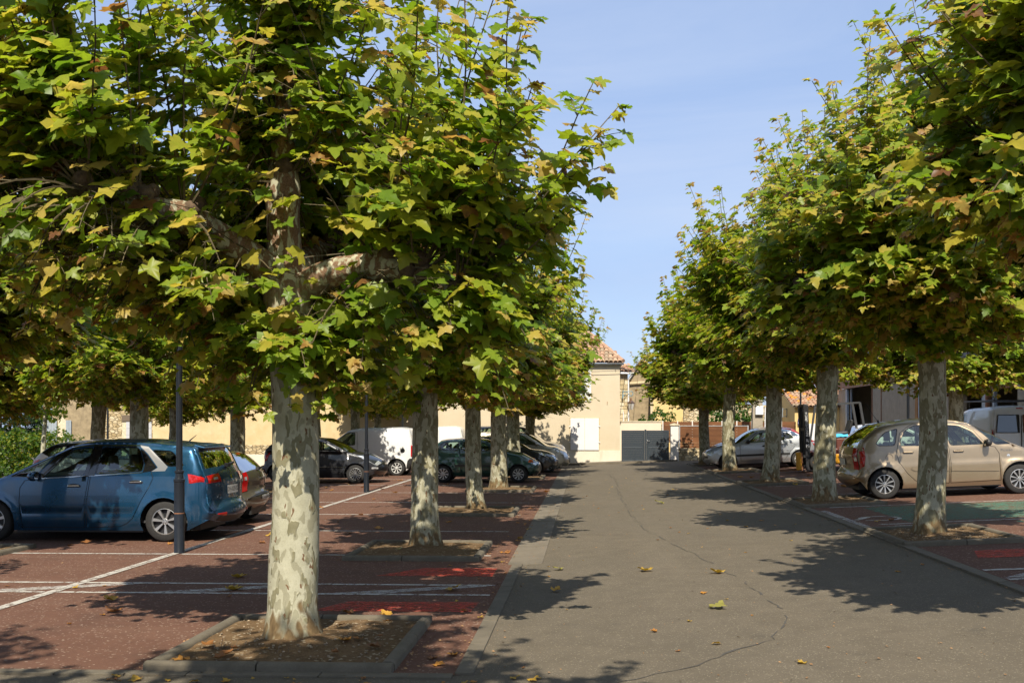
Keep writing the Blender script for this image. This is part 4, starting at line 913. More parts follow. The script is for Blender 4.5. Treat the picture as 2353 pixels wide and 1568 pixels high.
    for k, cells in parts.items():
        vid = {}; m = MB(); vv = []; ff = []
        def gi(a, b):
            if (a, b) not in vid: vid[(a, b)] = len(vv); vv.append(spt(a, U[b], -0.006 if k in mats else 0))
            return vid[(a, b)]
        for (i, j) in cells: ff.append((gi(i, j), gi(i, j+1), gi(i+1, j+1), gi(i+1, j)))
        me = bpy.data.meshes.new(k); me.from_pydata(vv, [], ff); me.materials.append(mats.get(k, M[sp['bumper']] if ('bumper' in k and 'bumper' in sp) else paint_)); me.polygons.foreach_set('use_smooth', [True]*len(ff))
        o = link_mesh(k, me, root); parts[k] = o
    def spatch(name, f0, f1, u0, u1, mat, off=0.006, parent=root, nf=5, nu=5, both=False):      # patch lying on nose or tail; f in input-point index units
        for s in ((1, -1) if both else (1,)):
            vv = []; ff = []
            def fi(f): a = int(f); return ix[min(a, len(ix)-1)]+(f-a)*n
            for a in range(nf+1):
                for b in range(nu+1): vv.append(spf(fi(f0+(f1-f0)*a/nf), s*(u0+(u1-u0)*b/nu), off if (0 < a < nf and 0 < b < nu) or True else 0))
            for a in range(nf):
                for b in range(nu): q = a*(nu+1)+b; ff.append((q, q+1, q+nu+2, q+nu+1))
            # skirt to give the lens thickness
            me = bpy.data.meshes.new(name); me.from_pydata([tuple(p) for p in vv], [], ff); me.materials.append(mat); me.polygons.foreach_set('use_smooth', [True]*len(ff)); o = link_mesh(name, me, parent)
        return o
    def lamp(name, poly, strip, mat, off=0.010, subs=()):     # wraps side polygon and nose/tail patch, one mesh per side
        for s in (-1, 1):
            vv = []; ff = []
            if poly:
                if strip:
                    def Ef_(f): q = int(f); return spf(ix[min(q, len(ix)-1)]+(f-q)*n, 1.0)
                    e0, e1 = Ef_(strip[0]), Ef_(strip[1]); poly = list(poly); tl_ = sum(p[0] for p in poly)/len(poly) > L/2
                    o2 = sorted(range(len(poly)), key=lambda i: poly[i][0], reverse=tl_)[:2]; o2.sort(key=lambda i: poly[i][1], reverse=tl_)
                    poly[o2[0]] = (e0.x, e0.z); poly[o2[1]] = (e1.x, e1.z)
                pv = [Vector(p) for p in (poly if strip else rnd_poly(poly, 2))]; ed = [(i, (i+1) % len(pv)) for i in range(len(pv))]
                xs = [p.x for p in pv]; zs_ = [p.y for p in pv]
                for a in range(1, 5):
                    for b in range(1, 4):
                        q = (min(xs)+(max(xs)-min(xs))*a/5, min(zs_)+(max(zs_)-min(zs_))*b/4)
                        if inpoly(q, poly): pv.append(Vector(q))
                rr = delaunay_2d_cdt(pv, ed, [], 1, 1e-5)
                vv += [(p.x, s*(sidey(p.x, p.y)+off), p.y) for p in rr[0]]; ff += [tuple(f if s < 0 else f[::-1]) for f in rr[2]]
            if strip:
                f0, f1, u0, u1 = strip; b0 = len(vv); nf, nu = 6, 18
                def fi(f): a = int(f); return ix[min(a, len(ix)-1)]+(f-a)*n
                for a in range(nf+1):
                    for b in range(nu+1): vv.append(tuple(spf(fi(f0+(f1-f0)*a/nf), s*(u0+(u1-u0)*b/nu), off)))
                for a in range(nf):
                    for b in range(nu): q = b0+a*(nu+1)+b; ff.append((q, q+1, q+nu+2, q+nu+1))
            me = bpy.data.meshes.new(name); me.from_pydata(vv, [], ff); me.materials.append(mat); me.polygons.foreach_set('use_smooth', [True]*len(ff)); o = link_mesh(name, me, root)
        return o
    for a in sp.get('lamps', []): lamp(*a[:2], a[2], M[a[3]], *(a[4:] if len(a) > 4 else ()))
    for a in sp.get('patches', []): spatch(a[0], a[1], a[2], a[3], a[4], M[a[5]], a[6] if len(a) > 6 else 0.006, both=(len(a) > 7 and a[7]))
    # ---- wheels, wells, underbody
    tw = sp.get('tw', 0.195)
    for xw in wx:
        for s in (-1, 1):
            wheel(root, xw, s*(hw-0.025-tw/2), rw, rw, tw, s, sp.get('rim', 'rim'), sp.get('spokes', 7), sp.get('wstyle', 'spoke'))
        for s in (-1, 1):
            m = MB(); A = [PI*k/12 for k in range(13)]; v = []
            for yy in (s*(hw-0.03), s*(hw-0.34)):
                v += [(xw+(ra+0.004)*math.cos(a), yy, rw+(ra+0.004)*math.sin(a)) for a in A]
            f = [(i, i+1, 14+i, 13+i) for i in range(12)]+[tuple(range(13, 26))]
            m.add(v, f); m.build('wheel_well', M['plastic_black'], root)
    m = MB(); m.box(wx[0]-0.45, wx[1]+0.45, -hw+0.36, hw-0.36, zs-0.02, zs+0.16); m.box(wx[0]+ra, wx[1]-ra, -hw+0.09, hw-0.09, zs-0.03, zs+0.05); m.build('underbody', M['plastic_black'], root)
    # ---- cabin
    xc = P[K['cowl']]; zf = zs+0.14
    m = MB(); m.prism([(xc.x-0.15, zf), (xc.x-0.15, xc.y-0.10), (xc.x+0.28, xc.y-0.02), (xc.x+0.50, xc.y-0.09), (xc.x+0.55, zf+0.15)], -hw+0.12, hw-0.12); m.build('dashboard', M['interior'], root, bevel=0.03)
    MB().box(xc.x-0.1, L-0.35, -hw+0.10, hw-0.10, zf-0.02, zf+0.02).build('cabin_floor', M['interior'], root)
    if sp.get('cabin', True):
        sw = xc.x+0.72; hs = sp.get('hand', 1)
        mm = MB(); cpt = Vector((sw, 0.36, xc.y-0.02)); tilt = R(62); pr = [cpt+Vector((0.19*math.cos(a)*math.cos(tilt), 0.19*math.sin(a), 0.19*math.cos(a)*math.sin(tilt))) for a in [2*PI*k/18 for k in range(19)]]
        mm.tube(pr, 0.015, 6, False); mm.tube([cpt+Vector((-0.3, 0, -0.12)), cpt], 0.03, 6); mm.beam(pr[4], pr[13], 0.03); mm.build('steering_wheel', M['plastic_black'], root)
        Hr = max(p.y for p in P); zb = min(zf+0.12, Hr-1.13); rt_ = P[K['rtop']].x
        sx = sp.get('seats', [xc.x+1.08, min(xc.x+1.9, rt_-0.60)]); mt = sp.get('seatmat', 'seat_grey')
        for i, x_ in enumerate(sx):
            for y_ in (-0.37, 0.37): seat(root, x_, y_, zb, mt)
        MB().tube([(P[K['wtop']].x+0.02, 0, P[K['wtop']].y-0.10), (P[K['wtop']].x+0.02, 0, P[K['wtop']].y-0.14)], 0.01, 6).box(P[K['wtop']].x, P[K['wtop']].x+0.03, -0.11, 0.11, P[K['wtop']].y-0.20, P[K['wtop']].y-0.13).build('rear_view_mirror', M['plastic_black'], root)
    # ---- mirrors, handles
    mxp = sp.get('mirror')
    if mxp:
        for s in (-1, 1):
            x_, z_ = mxp; y_ = s*(Wf(x_, z_)+0.10); m = MB()
            m.lathe([(0.001, -0.115), (0.055, -0.10), (0.078, -0.05), (0.083, 0.02), (0.075, 0.085), (0.05, 0.11), (0.001, 0.115)], 12, (0, 0, 0), 'Y')
            for i, v in enumerate(m.v): m.v[i] = (x_+v[0]*(1.0 if v[0] < 0 else 0.55), y_+v[1]*0.95, z_+v[2]*0.95)
            mo = m.build('mirror', M[sp.get('mirrmat', sp['paint'])], root, True)
            MB().beam((x_, s*(Wf(x_, z_)-0.03), z_-0.06), (x_, y_-s*0.04, z_-0.03), 0.07, 0.035).build('mirror_arm', M['plastic_black'], mo)
            MB().lathe([(0.066, 0.046), (0.001, 0.046)], 12, (x_, y_, z_), 'X').build('mirror_glass', M['chrome'], mo)
    for di, (hx, hz) in enumerate(sp.get('handles', [])):
        for k, s in enumerate((-1, 1)):
            y_ = s*(sidey(hx, hz)); m = MB(); m.prism([(hx-0.10, hz-0.012), (hx-0.09, hz+0.016), (hx+0.09, hz+0.02), (hx+0.105, hz-0.008)], y_-s*0.005, y_+s*0.032)
            h = m.build('handle', M[sp.get('handmat', sp['paint'])], doorobj[di][k] if di in doorobj else root, bevel=0.008)
            MB().lathe([(0.001, 0), (0.115, 0.0)], 18, (0, 0, 0), 'Y').build('handle_cup', M['plastic_black'], h, loc=(hx, y_+s*0.0015, hz-0.008)).scale = (1, 1, 0.36)
    return root, dict(sidey=sidey, spf=spf, ix=ix, n=n, P=P, K=K, E=E, spatch=spatch)
def plate(car, info, f0, f1, um, text, mat='plate', tail=True, blue=True):
    o = info['spatch']('number_plate', f0, f1, -um, um, M[mat], 0.014, parent=car)
    if text:
        fi = (f0+f1)/2; a = int(fi); fx = info['ix'][a]+(fi-a)*info['n']; p = info['spf'](fx, 0, 0.018); q = info['spf'](fx+0.6, 0, 0.018); d = (q-p).normalized()
        # axes of the plate: across = y, up = -+d
        up = -d if tail else d
        if up.z < 0: up = -up
        ac = Vector((0, 1, 0)) if tail else Vector((0, -1, 0))
        nrm = ac.cross(up); mt = Matrix((ac, up, nrm)).transposed().to_4x4(); mt.translation = p
        t_ = make_text('plate_letters', text, 0.105, M['plastic_black'], car, None, None); t_.matrix_local = mt
def hatch(L, H, W, fo, wb, r, paint, cowlx=0.95, cowlz=1.0, wtopx=1.75, rtopx=3.3, rbotx=3.7, rbotz=1.08, hoodz=0.78, belt=0.95, three=False, **kw):
    prof = [(0.14, 0.21), (0.02, 0.34), (0.0, 0.50), (0.05, 0.64), (0.18, hoodz), (0.55*cowlx+0.05, hoodz+0.72*(cowlz-hoodz)), (cowlx, cowlz), ((cowlx+wtopx)/2, cowlz+0.60*(H-0.07-cowlz)), (wtopx, H-0.06), (wtopx+0.38*(rtopx-wtopx), H), (wtopx+0.72*(rtopx-wtopx), H-0.02), (rtopx, H-0.09),
            (rbotx, rbotz), (L-0.10, 0.86), (L-0.10, 0.66), (L, 0.55), (L-0.01, 0.40), (L-0.12, 0.27)]
    zt = H-0.135; bx = cowlx+0.62*(rtopx-cowlx)*0.82+0.12
    cx = rtopx-0.12
    if three:
        wins = [('glass', [(cowlx+0.34, belt+0.03), (wtopx+0.16, zt), (bx+0.22, zt+0.015), (bx+0.26, belt+0.04)]), ('glass', [(bx+0.36, belt+0.05), (bx+0.33, zt+0.015), (cx-0.05, zt), (cx+0.22, belt+0.12), (cx+0.18, belt+0.08)])]
        doors = [[(cowlx+0.10, belt-0.02), (cowlx+0.13, 0.30), (bx+0.26, 0.26), (bx+0.31, 0.6), (bx+0.31, zt+0.05), (wtopx+0.10, zt+0.05), (cowlx+0.28, belt+0.02)]]
        handles = [(bx+0.13, belt-0.12)]
    else:
        wins = [('glass', [(cowlx+0.36, belt+0.03), (wtopx+0.15, zt), (bx-0.05, zt+0.015), (bx-0.03, belt+0.04)]), ('glass', [(bx+0.06, belt+0.05), (bx+0.03, zt+0.015), (cx-0.38, zt), (cx-0.18, belt+0.22), (cx-0.20, belt+0.07)]),
                ('glass', [(cx-0.12, belt+0.10), (cx-0.30, zt-0.005), (cx-0.02, zt-0.06), (cx+0.14, belt+0.14)])]
        ax2 = fo+wb
        doors = [[(cowlx+0.12, belt-0.02), (cowlx+0.14, 0.30), (bx+0.02, 0.27), (bx+0.02, belt), (bx-0.01, zt+0.05), (wtopx+0.10, zt+0.05), (cowlx+0.30, belt+0.02)],
                 [(bx+0.045, 0.27), (ax2-0.52, 0.28), (ax2-0.34, 0.55), (ax2-0.10, 0.80), (cx-0.14, belt+0.06), (cx-0.34, zt+0.05), (bx+0.015, zt+0.05), (bx+0.045, belt)]]
        handles = [(bx-0.13, belt-0.10), (cx-0.32, belt-0.07)]
    d = dict(L=L, W=W, prof=prof, keys=dict(bump_f=3, hood=4, cowl=6, wtop=8, rtop=11, rbot=12, gate=14), belt=belt, r=r, wx=(fo, fo+wb), wins=wins, doors=doors, handles=handles, paint=paint, mirror=(cowlx+0.42, belt+0.07),
             lamps=[('headlight', [(0.16, hoodz-0.08), (0.42, hoodz-0.02), (0.52, hoodz+0.04), (0.2, hoodz+0.02)], (3.1, 4.0, 1.0, 0.55), 'clear_lens'), ('tail_light', [(L-0.42, 0.98), (L-0.16, 0.98), (L-0.16, 0.72), (L-0.30, 0.74)], (12.5, 14.0, 1.0, 0.74), 'red_lens')],
             patches=[('grille', 1.2, 2.6, -0.5, 0.5, 'plastic_black'), ('upper_grille', 3.05, 3.6, -0.32, 0.32, 'plastic_black')])
    d.update(kw); return d
# ---- blue minivan
blue = dict(L=4.60, W=1.83, r=0.328, wx=(0.87, 3.71), belt=1.05, sill=0.18, paint='paint_blue', tum=0.26, crease=0.50, ct=0.13, rb=0.16, rx=0.55, grid=0.075, spokes=7, rub=0.014, glossrub=True,
    prof=[(0.16, 0.20), (0.03, 0.34), (0.0, 0.55), (0.05, 0.72), (0.22, 0.86), (0.62, 0.98), (0.98, 1.07), (1.55, 1.37), (2.12, 1.585), (2.6, 1.64), (3.2, 1.635), (3.85, 1.58), (4.16, 1.535), (4.36, 1.19), (4.47, 0.98), (4.50, 0.66), (4.58, 0.55), (4.60, 0.40), (4.48, 0.26)],
    keys=dict(bump_f=3, hood=4, cowl=6, wtop=8, rtop=12, rbot=13, gate=15),
    wins=[('glass', [(1.16, 1.03), (1.90, 1.39), (1.60, 1.03)]), ('glass', [(1.73, 1.03), (2.17, 1.475), (2.51, 1.515), (2.41, 1.06)]), ('glass', [(2.58, 1.075), (2.65, 1.515), (3.26, 1.51), (3.37, 1.25), (3.35, 1.125)]), ('glass_dark', [(3.46, 1.475), (3.80, 1.455), (4.04, 1.215), (3.76, 1.20)])],
    blacks=[('gloss_black', [(1.60, 1.012), (1.93, 1.40), (2.15, 1.492), (2.17, 1.475), (1.73, 1.02)]), ('gloss_black', [(2.41, 1.05), (2.51, 1.53), (2.65, 1.53), (2.58, 1.06)]), ('gloss_black', [(3.27, 1.50), (3.40, 1.40), (3.58, 1.19), (3.50, 1.13), (3.36, 1.11), (3.38, 1.25)]),
            ('satin', [(3.26, 1.545), (3.40, 1.52), (3.76, 1.20), (3.72, 1.135), (3.50, 1.125), (3.60, 1.19), (3.41, 1.41), (3.28, 1.515)]), ('chrome', [(2.15, 1.50), (2.5, 1.533), (3.26, 1.53), (3.26, 1.546), (2.5, 1.55), (2.13, 1.515)]), ('chrome', [(1.70, 1.005), (2.41, 1.045), (3.36, 1.105), (3.36, 1.118), (2.41, 1.058), (1.70, 1.018)])],
    doors=[[(1.42, 0.98), (1.34, 0.86), (1.33, 0.62), (1.36, 0.22), (2.40, 0.22), (2.41, 0.6), (2.475, 1.04), (2.57, 1.54), (2.17, 1.52), (1.68, 1.03)], [(2.42, 0.22), (2.98, 0.24), (3.10, 0.29), (3.20, 0.38), (3.34, 0.66), (3.47, 0.88), (3.53, 1.02), (3.50, 1.12), (3.42, 1.35), (3.30, 1.52), (2.59, 1.54), (2.495, 1.04), (2.43, 0.6)]],
    handles=[(2.235, 0.895), (3.25, 0.957)], handmat='chrome', mirror=(1.62, 1.05), seats=[2.25, 3.05], seatmat='seat_grey', rglass='glass_dark',
    lamps=[('tail_light', [(4.10, 1.09), (4.265, 1.09), (4.325, 0.945), (4.12, 0.94)], (13.5, 14.12, 1.0, 0.55), 'red_lens', 0.014), ('fog_reflector', None, (16.6, 17.2, 0.93, 0.62), 'red_lens', 0.008), ('headlight', [(0.2, 0.80), (0.5, 0.86), (0.55, 0.92), (0.25, 0.90)], (3.2, 4.0, 1.0, 0.6), 'clear_lens')],
    patches=[('tail_light_lens', 13.72, 13.92, 0.66, 0.82, 'clear_lens', 0.017, True), ('grille', 1.2, 2.6, -0.5, 0.5, 'plastic_black'), ('rear_valance', 17.15, 17.9, -0.8, 0.8, 'plastic_black', 0.004), ('badge', 13.75, 14.05, -0.06, 0.06, 'chrome', 0.010)])
car, inf = make_car('minivan', blue, (-10.42, 16.62, 0.004), (0, 0, R(-0.4)), 'metallic blue minivan with chrome window arch, parked behind a black lamp post')
plate(car, inf, 14.35, 14.75, 0.30, 'DH-029-SZ')
MB().tube([(3.75, 0, 1.60), (3.87, 0, 1.70)], [0.012, 0.004], 6).build('antenna', M['plastic_black'], car)
m = MB(); m.prism([(4.08, 1.552), (4.25, 1.505), (4.25, 1.49), (4.06, 1.50)], -0.60, 0.60); m.build('roof_spoiler', M['paint_blue'], car, bevel=0.01)
MB().beam((4.405, 0.02, 1.20), (4.385, 0.30, 1.235), 0.05, 0.03).box(4.37, 4.43, -0.05, 0.07, 1.17, 1.23).build('rear_wiper', M['plastic_black'], car)
make_text('model_letters', 'C4', 0.07, M['chrome'], car, (4.505, -0.42, 0.955), (R(90), 0, R(90)))
# ---- tan minivan
tan = dict(L=4.28, W=1.75, r=0.312, wx=(0.80, 3.56), belt=1.02, sill=0.21, paint='paint_tan', tum=0.27, crease2=0.74, ct=0.17, rb=0.20, rx=0.60, fa=0.22, fx=0.8, grid=0.08, spokes=10, rub=0.012, round=0.10, hand=1,
    prof=[(0.14, 0.20), (0.03, 0.32), (0.0, 0.48), (0.05, 0.64), (0.16, 0.76), (0.45, 0.93), (0.78, 1.06), (1.25, 1.335), (1.75, 1.55), (2.2, 1.635), (2.7, 1.65), (3.2, 1.62), (3.60, 1.555), (4.02, 1.29), (4.14, 1.12), (4.2, 0.92), (4.2, 0.66), (4.28, 0.55), (4.27, 0.38), (4.15, 0.26)],
    keys=dict(bump_f=3, hood=4, cowl=6, wtop=8, rtop=12, rbot=14, gate=16),
    wins=[('glass', [(0.94, 1.04), (1.30, 1.265), (1.66, 1.435), (1.28, 1.035)]), ('glass', [(1.50, 1.055), (1.72, 1.33), (1.98, 1.47), (2.30, 1.505), (2.20, 1.055)]), ('glass', [(2.32, 1.065), (2.40, 1.515), (2.88, 1.515), (3.10, 1.40), (3.20, 1.22), (3.22, 1.09)]), ('glass', [(3.32, 1.10), (3.22, 1.47), (3.52, 1.385), (3.72, 1.17), (3.66, 1.11)])],
    doors=[[(1.28, 1.0), (1.20, 0.86), (1.19, 0.30), (2.22, 0.28), (2.20, 0.7), (2.235, 1.03), (2.35, 1.54), (1.95, 1.50), (1.68, 1.36), (1.44, 1.03)], [(2.24, 0.28), (2.80, 0.28), (2.94, 0.36), (3.10, 0.52), (3.26, 0.76), (3.30, 0.95), (3.27, 1.12), (3.20, 1.36), (3.05, 1.47), (2.90, 1.545), (2.37, 1.545), (2.255, 1.03), (2.22, 0.7)]],
    strips=[('paint_tan', [(1.22, 0.50), (2.20, 0.535), (2.20, 0.62), (1.24, 0.585)]), ('paint_tan', [(2.25, 0.54), (2.95, 0.565), (3.02, 0.605), (2.98, 0.645), (2.25, 0.625)])],
    handles=[(2.03, 0.935), (3.06, 0.955)], mirror=(1.48, 1.09), mirrmat='plastic_black', seats=[1.95, 2.75], seatmat='seat_light',
    lamps=[('tail_light', [(3.96, 1.10), (4.08, 1.12), (4.10, 0.70), (3.96, 0.71), (3.93, 0.90)], (14.05, 16.0, 1.0, 0.80), 'red_lens', 0.016), ('headlight', [(0.14, 0.70), (0.42, 0.80), (0.55, 0.90), (0.2, 0.80)], (3.2, 4.0, 1.0, 0.55), 'clear_lens')],
    patches=[('grille', 1.2, 2.6, -0.5, 0.5, 'plastic_black'), ('tail_light_lens', 15.0, 15.45, 0.86, 0.98, 'clear_lens', 0.020, True), ('bumper_strip', 17.1, 17.4, -0.95, 0.95, 'paint_tan', 0.012), ('badge', 14.55, 14.85, -0.06, 0.06, 'chrome', 0.01)])
a_ = math.atan(0.045)
car, inf = make_car('minivan', tan, (9.80, 22.0, zg(9.80)+0.006), (0, a_, PI), 'champagne tan minivan with rounded roof parked behind an olive trunk')
plate(car, inf, 15.25, 15.75, 0.32, '', 'plate_yellowish')
MB().tube([(3.40, 0, 1.60), (3.66, 0, 2.02)], [0.006, 0.003], 5).lathe([(0.03, 0), (0.012, 0.04), (0.004, 0.06)], 8, (3.40, 0, 1.60)).build('antenna', M['plastic_black'], car)
for s in (-1, 1):
    y_ = s*(inf['sidey'](3.45, 0.86)+0.0015); MB().lathe([(0.078, 0), (0.072, 0)], 22, (3.45, y_, 0.86), 'Y').build('fuel_flap', M['plastic_black'], car)
    MB().lathe([(0.035, 0), (0.001, s*0.01)], 12, (1.02, s*(inf['sidey'](1.02, 0.80)+0.003), 0.80), 'Y').build('side_repeater', M['clear_lens'], car)
make_text('model_letters', 'Picasso', 0.085, M['steel_grey'], car, (1.05, inf['sidey'](1.05, 0.92)+0.004, 0.92), (R(90), 0, PI))
# ---- green hatchback (three doors)
gp = hatch(3.76, 1.45, 1.625, 0.70, 2.45, 0.285, 'paint_green', cowlx=1.02, cowlz=1.04, wtopx=1.72, rtopx=3.28, rbotx=3.58, rbotz=1.05, hoodz=0.72, belt=0.99, three=True, rim='rim', spokes=9, wstyle='swirl', mirrmat='plastic_black', sill=0.23,
    strips=[('plastic_black', [(1.05, 0.52), (2.75, 0.54), (2.75, 0.585), (1.05, 0.565)])], handmat='plastic_black', fa=0.15, cn=0.14)
gp['lamps'] = [('headlight', [(0.14, 0.66), (0.20, 0.665), (0.24, 0.755), (0.15, 0.745)], (3.25, 4.0, 1.0, 0.5), 'clear_lens', 0.012), ('indicator', [(0.21, 0.66), (0.40, 0.665), (0.34, 0.765), (0.24, 0.755)], None, 'orange_lens', 0.016), ('side_repeater', [(1.13, 0.86), (1.22, 0.86), (1.22, 0.895), (1.13, 0.89)], None, 'orange_lens', 0.012), ('tail_light', [(3.42, 1.30), (3.50, 1.26), (3.64, 0.95), (3.56, 0.95)], (11.5, 13.2, 1.0, 0.86), 'red_lens')]
car, inf = make_car('hatchback', gp, (-1.47, 33.0, 0.006), (0, 0, PI), 'dark green three door hatchback with orange indicators')
# ---- anthracite hatchback
dk = hatch(4.03, 1.49, 1.69, 0.86, 2.51, 0.302, 'paint_anthracite', cowlx=0.98, cowlz=1.02, wtopx=1.85, rtopx=3.45, rbotx=3.85, rbotz=1.12, hoodz=0.76, belt=1.0, spokes=14, sill=0.20,
    strips=[('chrome', [(1.15, 0.515), (3.0, 0.535), (3.0, 0.548), (1.15, 0.528)])])
dk['lamps'][0] = ('headlight', [(0.20, 0.68), (0.55, 0.76), (0.80, 0.89), (0.62, 0.88), (0.26, 0.78)], (3.2, 4.0, 1.0, 0.6), 'clear_lens', 0.010)
dk['lamps'].append(('fog_light', [(0.14, 0.46), (0.34, 0.46), (0.34, 0.52), (0.14, 0.52)], None, 'clear_lens', 0.010))
car, inf = make_car('hatchback', dk, (-6.50, 32.55, 0.006), (0, 0, PI), 'anthracite five door hatchback with multi spoke rims near the white van')
# ---- brown hatchback seen from behind
br = hatch(3.80, 1.42, 1.64, 0.75, 2.47, 0.285, 'paint_brown', cowlx=0.95, cowlz=0.98, wtopx=1.70, rtopx=3.22, rbotx=3.62, rbotz=1.02, hoodz=0.74, belt=0.93, ct=0.16, rb=0.18, rglass='glass_dark', ru=0.93)
br['lamps'][1] = ('tail_light', [(3.42, 1.02), (3.62, 0.98), (3.62, 0.72), (3.50, 0.74)], (12.0, 14.0, 1.0, 0.80), 'red_lens', 0.012)
br['patches'] += [('tail_light_lens', 12.6, 13.1, 0.86, 0.97, 'clear_lens', 0.016, True), ('brake_light', 11.04, 11.16, -0.14, 0.14, 'red_lens', 0.010), ('badge', 12.75, 13.0, -0.05, 0.05, 'chrome', 0.01), ('bumper_strip', 14.6, 14.95, -0.98, 0.98, 'plastic_black', 0.012)]
car, inf = make_car('hatchback', br, (-9.97, 19.0, 0.006), (0, 0, R(1.0)), 'bronze brown hatchback with round rear window beyond the blue minivan')
plate(car, inf, 15.1, 15.6, 0.34, 'DA-024-HA')
make_text('model_letters', 'CLIO', 0.075, M['chrome'], car, (3.715, 0.30, 0.86), (R(90), 0, R(90)))
MB().beam((3.66, 0.0, 1.035), (3.63, 0.42, 1.06), 0.035, 0.025).box(3.62, 3.68, -0.05, 0.05, 1.01, 1.06).build('rear_wiper', M['plastic_black'], car)
MB().tube([(3.1, 0, 1.36), (3.42, 0, 1.80)], [0.006, 0.003], 5).build('antenna', M['plastic_black'], car)
# ---- black, beige and silver cars along the left bays
bk = hatch(4.15, 1.47, 1.78, 0.88, 2.6, 0.305, 'paint_black', cowlx=1.0, cowlz=1.0, wtopx=1.9, rtopx=3.5, rbotx=3.95, rbotz=1.05, hoodz=0.80, belt=0.98)
bk['lamps'][0] = ('headlight', [(0.25, 0.70), (0.62, 0.80), (0.92, 0.93), (0.65, 0.90), (0.28, 0.80)], (3.2, 4.0, 1.0, 0.6), 'clear_lens', 0.010)
make_car('hatchback', bk, (-1.02, 37.45, 0.006), (0, 0, PI), 'glossy black hatchback nose between the green and the beige car')
sc = hatch(4.28, 1.62, 1.80, 0.85, 2.68, 0.31, 'paint_beige', cowlx=0.90, cowlz=1.08, wtopx=1.75, rtopx=3.75, rbotx=4.05, rbotz=1.15, hoodz=0.84, belt=1.05)
sc['lamps'][0] = ('headlight', [(0.18, 0.76), (0.55, 0.86), (0.72, 0.98), (0.50, 0.98), (0.2, 0.86)], (3.2, 4.0, 1.0, 0.6), 'clear_lens', 0.010)
make_car('minivan', sc, (-0.62, 40.1, 0.006), (0, 0, PI), 'beige minivan with dark windows near the cream house')
sv_ = hatch(4.60, 1.86, 1.86, 0.95, 2.85, 0.32, 'paint_grey', cowlx=1.0, cowlz=1.18, wtopx=1.85, rtopx=4.1, rbotx=4.40, rbotz=1.2, hoodz=0.95, belt=1.15)
make_car('minivan', sv_, (-0.78, 44.1, 0.006), (0, 0, PI), 'tall silver grey minivan parked closest to the cream house')
# ---- white crossover with black roof, left
wc = hatch(4.20, 1.53, 1.78, 0.85, 2.6, 0.33, 'paint_white', cowlx=1.05, cowlz=1.05, wtopx=1.85, rtopx=3.55, rbotx=4.0, rbotz=1.12, hoodz=0.88, belt=1.03, blacks=[('gloss_black', [(1.5, 1.08), (1.9, 1.45), (3.55, 1.45), (3.75, 1.22), (3.5, 1.10)])])
wc['lamps'][1] = ('tail_light', [(3.78, 1.08), (4.04, 1.06), (4.06, 0.92), (3.80, 0.94)], (12.3, 13.2, 1.0, 0.7), 'red_lens', 0.012)
make_car('crossover', wc, (-8.9, 23.6, 0.006), (0, 0, PI), 'white crossover with black window band behind the blue minivan')
# ---- silver saloon-hatch on the right, red car beyond
rs = hatch(4.16, 1.41, 1.69, 0.80, 2.54, 0.285, 'paint_silver', cowlx=1.12, cowlz=0.96, wtopx=1.82, rtopx=3.15, rbotx=3.75, rbotz=1.0, hoodz=0.72, belt=0.90, spokes=7, rim='rim_white', cn=0.12, fa=0.12,
    strips=[('plastic_black', [(0.90+0.2, 0.46), (3.0, 0.46), (3.0, 0.53), (1.1, 0.53)])], mirrmat='plastic_black', handmat='plastic_black')
rs['lamps'][0] = ('headlight', [(0.12, 0.60), (0.30, 0.61), (0.32, 0.72), (0.14, 0.71)], (3.1, 4.0, 1.0, 0.6), 'clear_lens', 0.010); rs['patches'] += [('bumper_strip', 1.6, 2.3, -1.0, 1.0, 'plastic_black', 0.012), ('badge', 3.2, 3.6, -0.07, 0.07, 'chrome', 0.012)]
car, inf = make_car('saloon_car', rs, (4.27, 36.72, zg(4.27)+0.006), (0, -a_, 0), 'older silver five door car with black side moulding behind the trunks')
MB().tube([(1.75, 0.4, 1.35), (2.9, 0.4, 1.75)], [0.004, 0.002], 5).build('antenna', M['plastic_black'], car)
make_text('model_letters', 'Phoenix', 0.07, M['steel_grey'], car, (3.0, -inf['sidey'](3.0, 0.60)-0.004, 0.60), (R(90), 0, 0))
rd = hatch(3.9, 1.44, 1.66, 0.80, 2.45, 0.285, 'paint_red', cowlx=1.0, cowlz=0.99, wtopx=1.75, rtopx=3.2, rbotx=3.65, rbotz=1.03)
make_car('hatchback', rd, (4.75, 39.1, zg(4.75)+0.006), (0, -a_, 0), 'dark red car mostly hidden by the older silver car')
wh = hatch(3.95, 1.46, 1.68, 0.80, 2.5, 0.29, 'paint_white', cowlx=1.0, cowlz=1.0, wtopx=1.8, rtopx=3.2, rbotx=3.68, rbotz=1.05)
make_car('hatchback', wh, (12.1, 33.6, zg(12.1)+0.006), (0, a_, PI), 'white hatchback behind the forklift, facing the workshop')
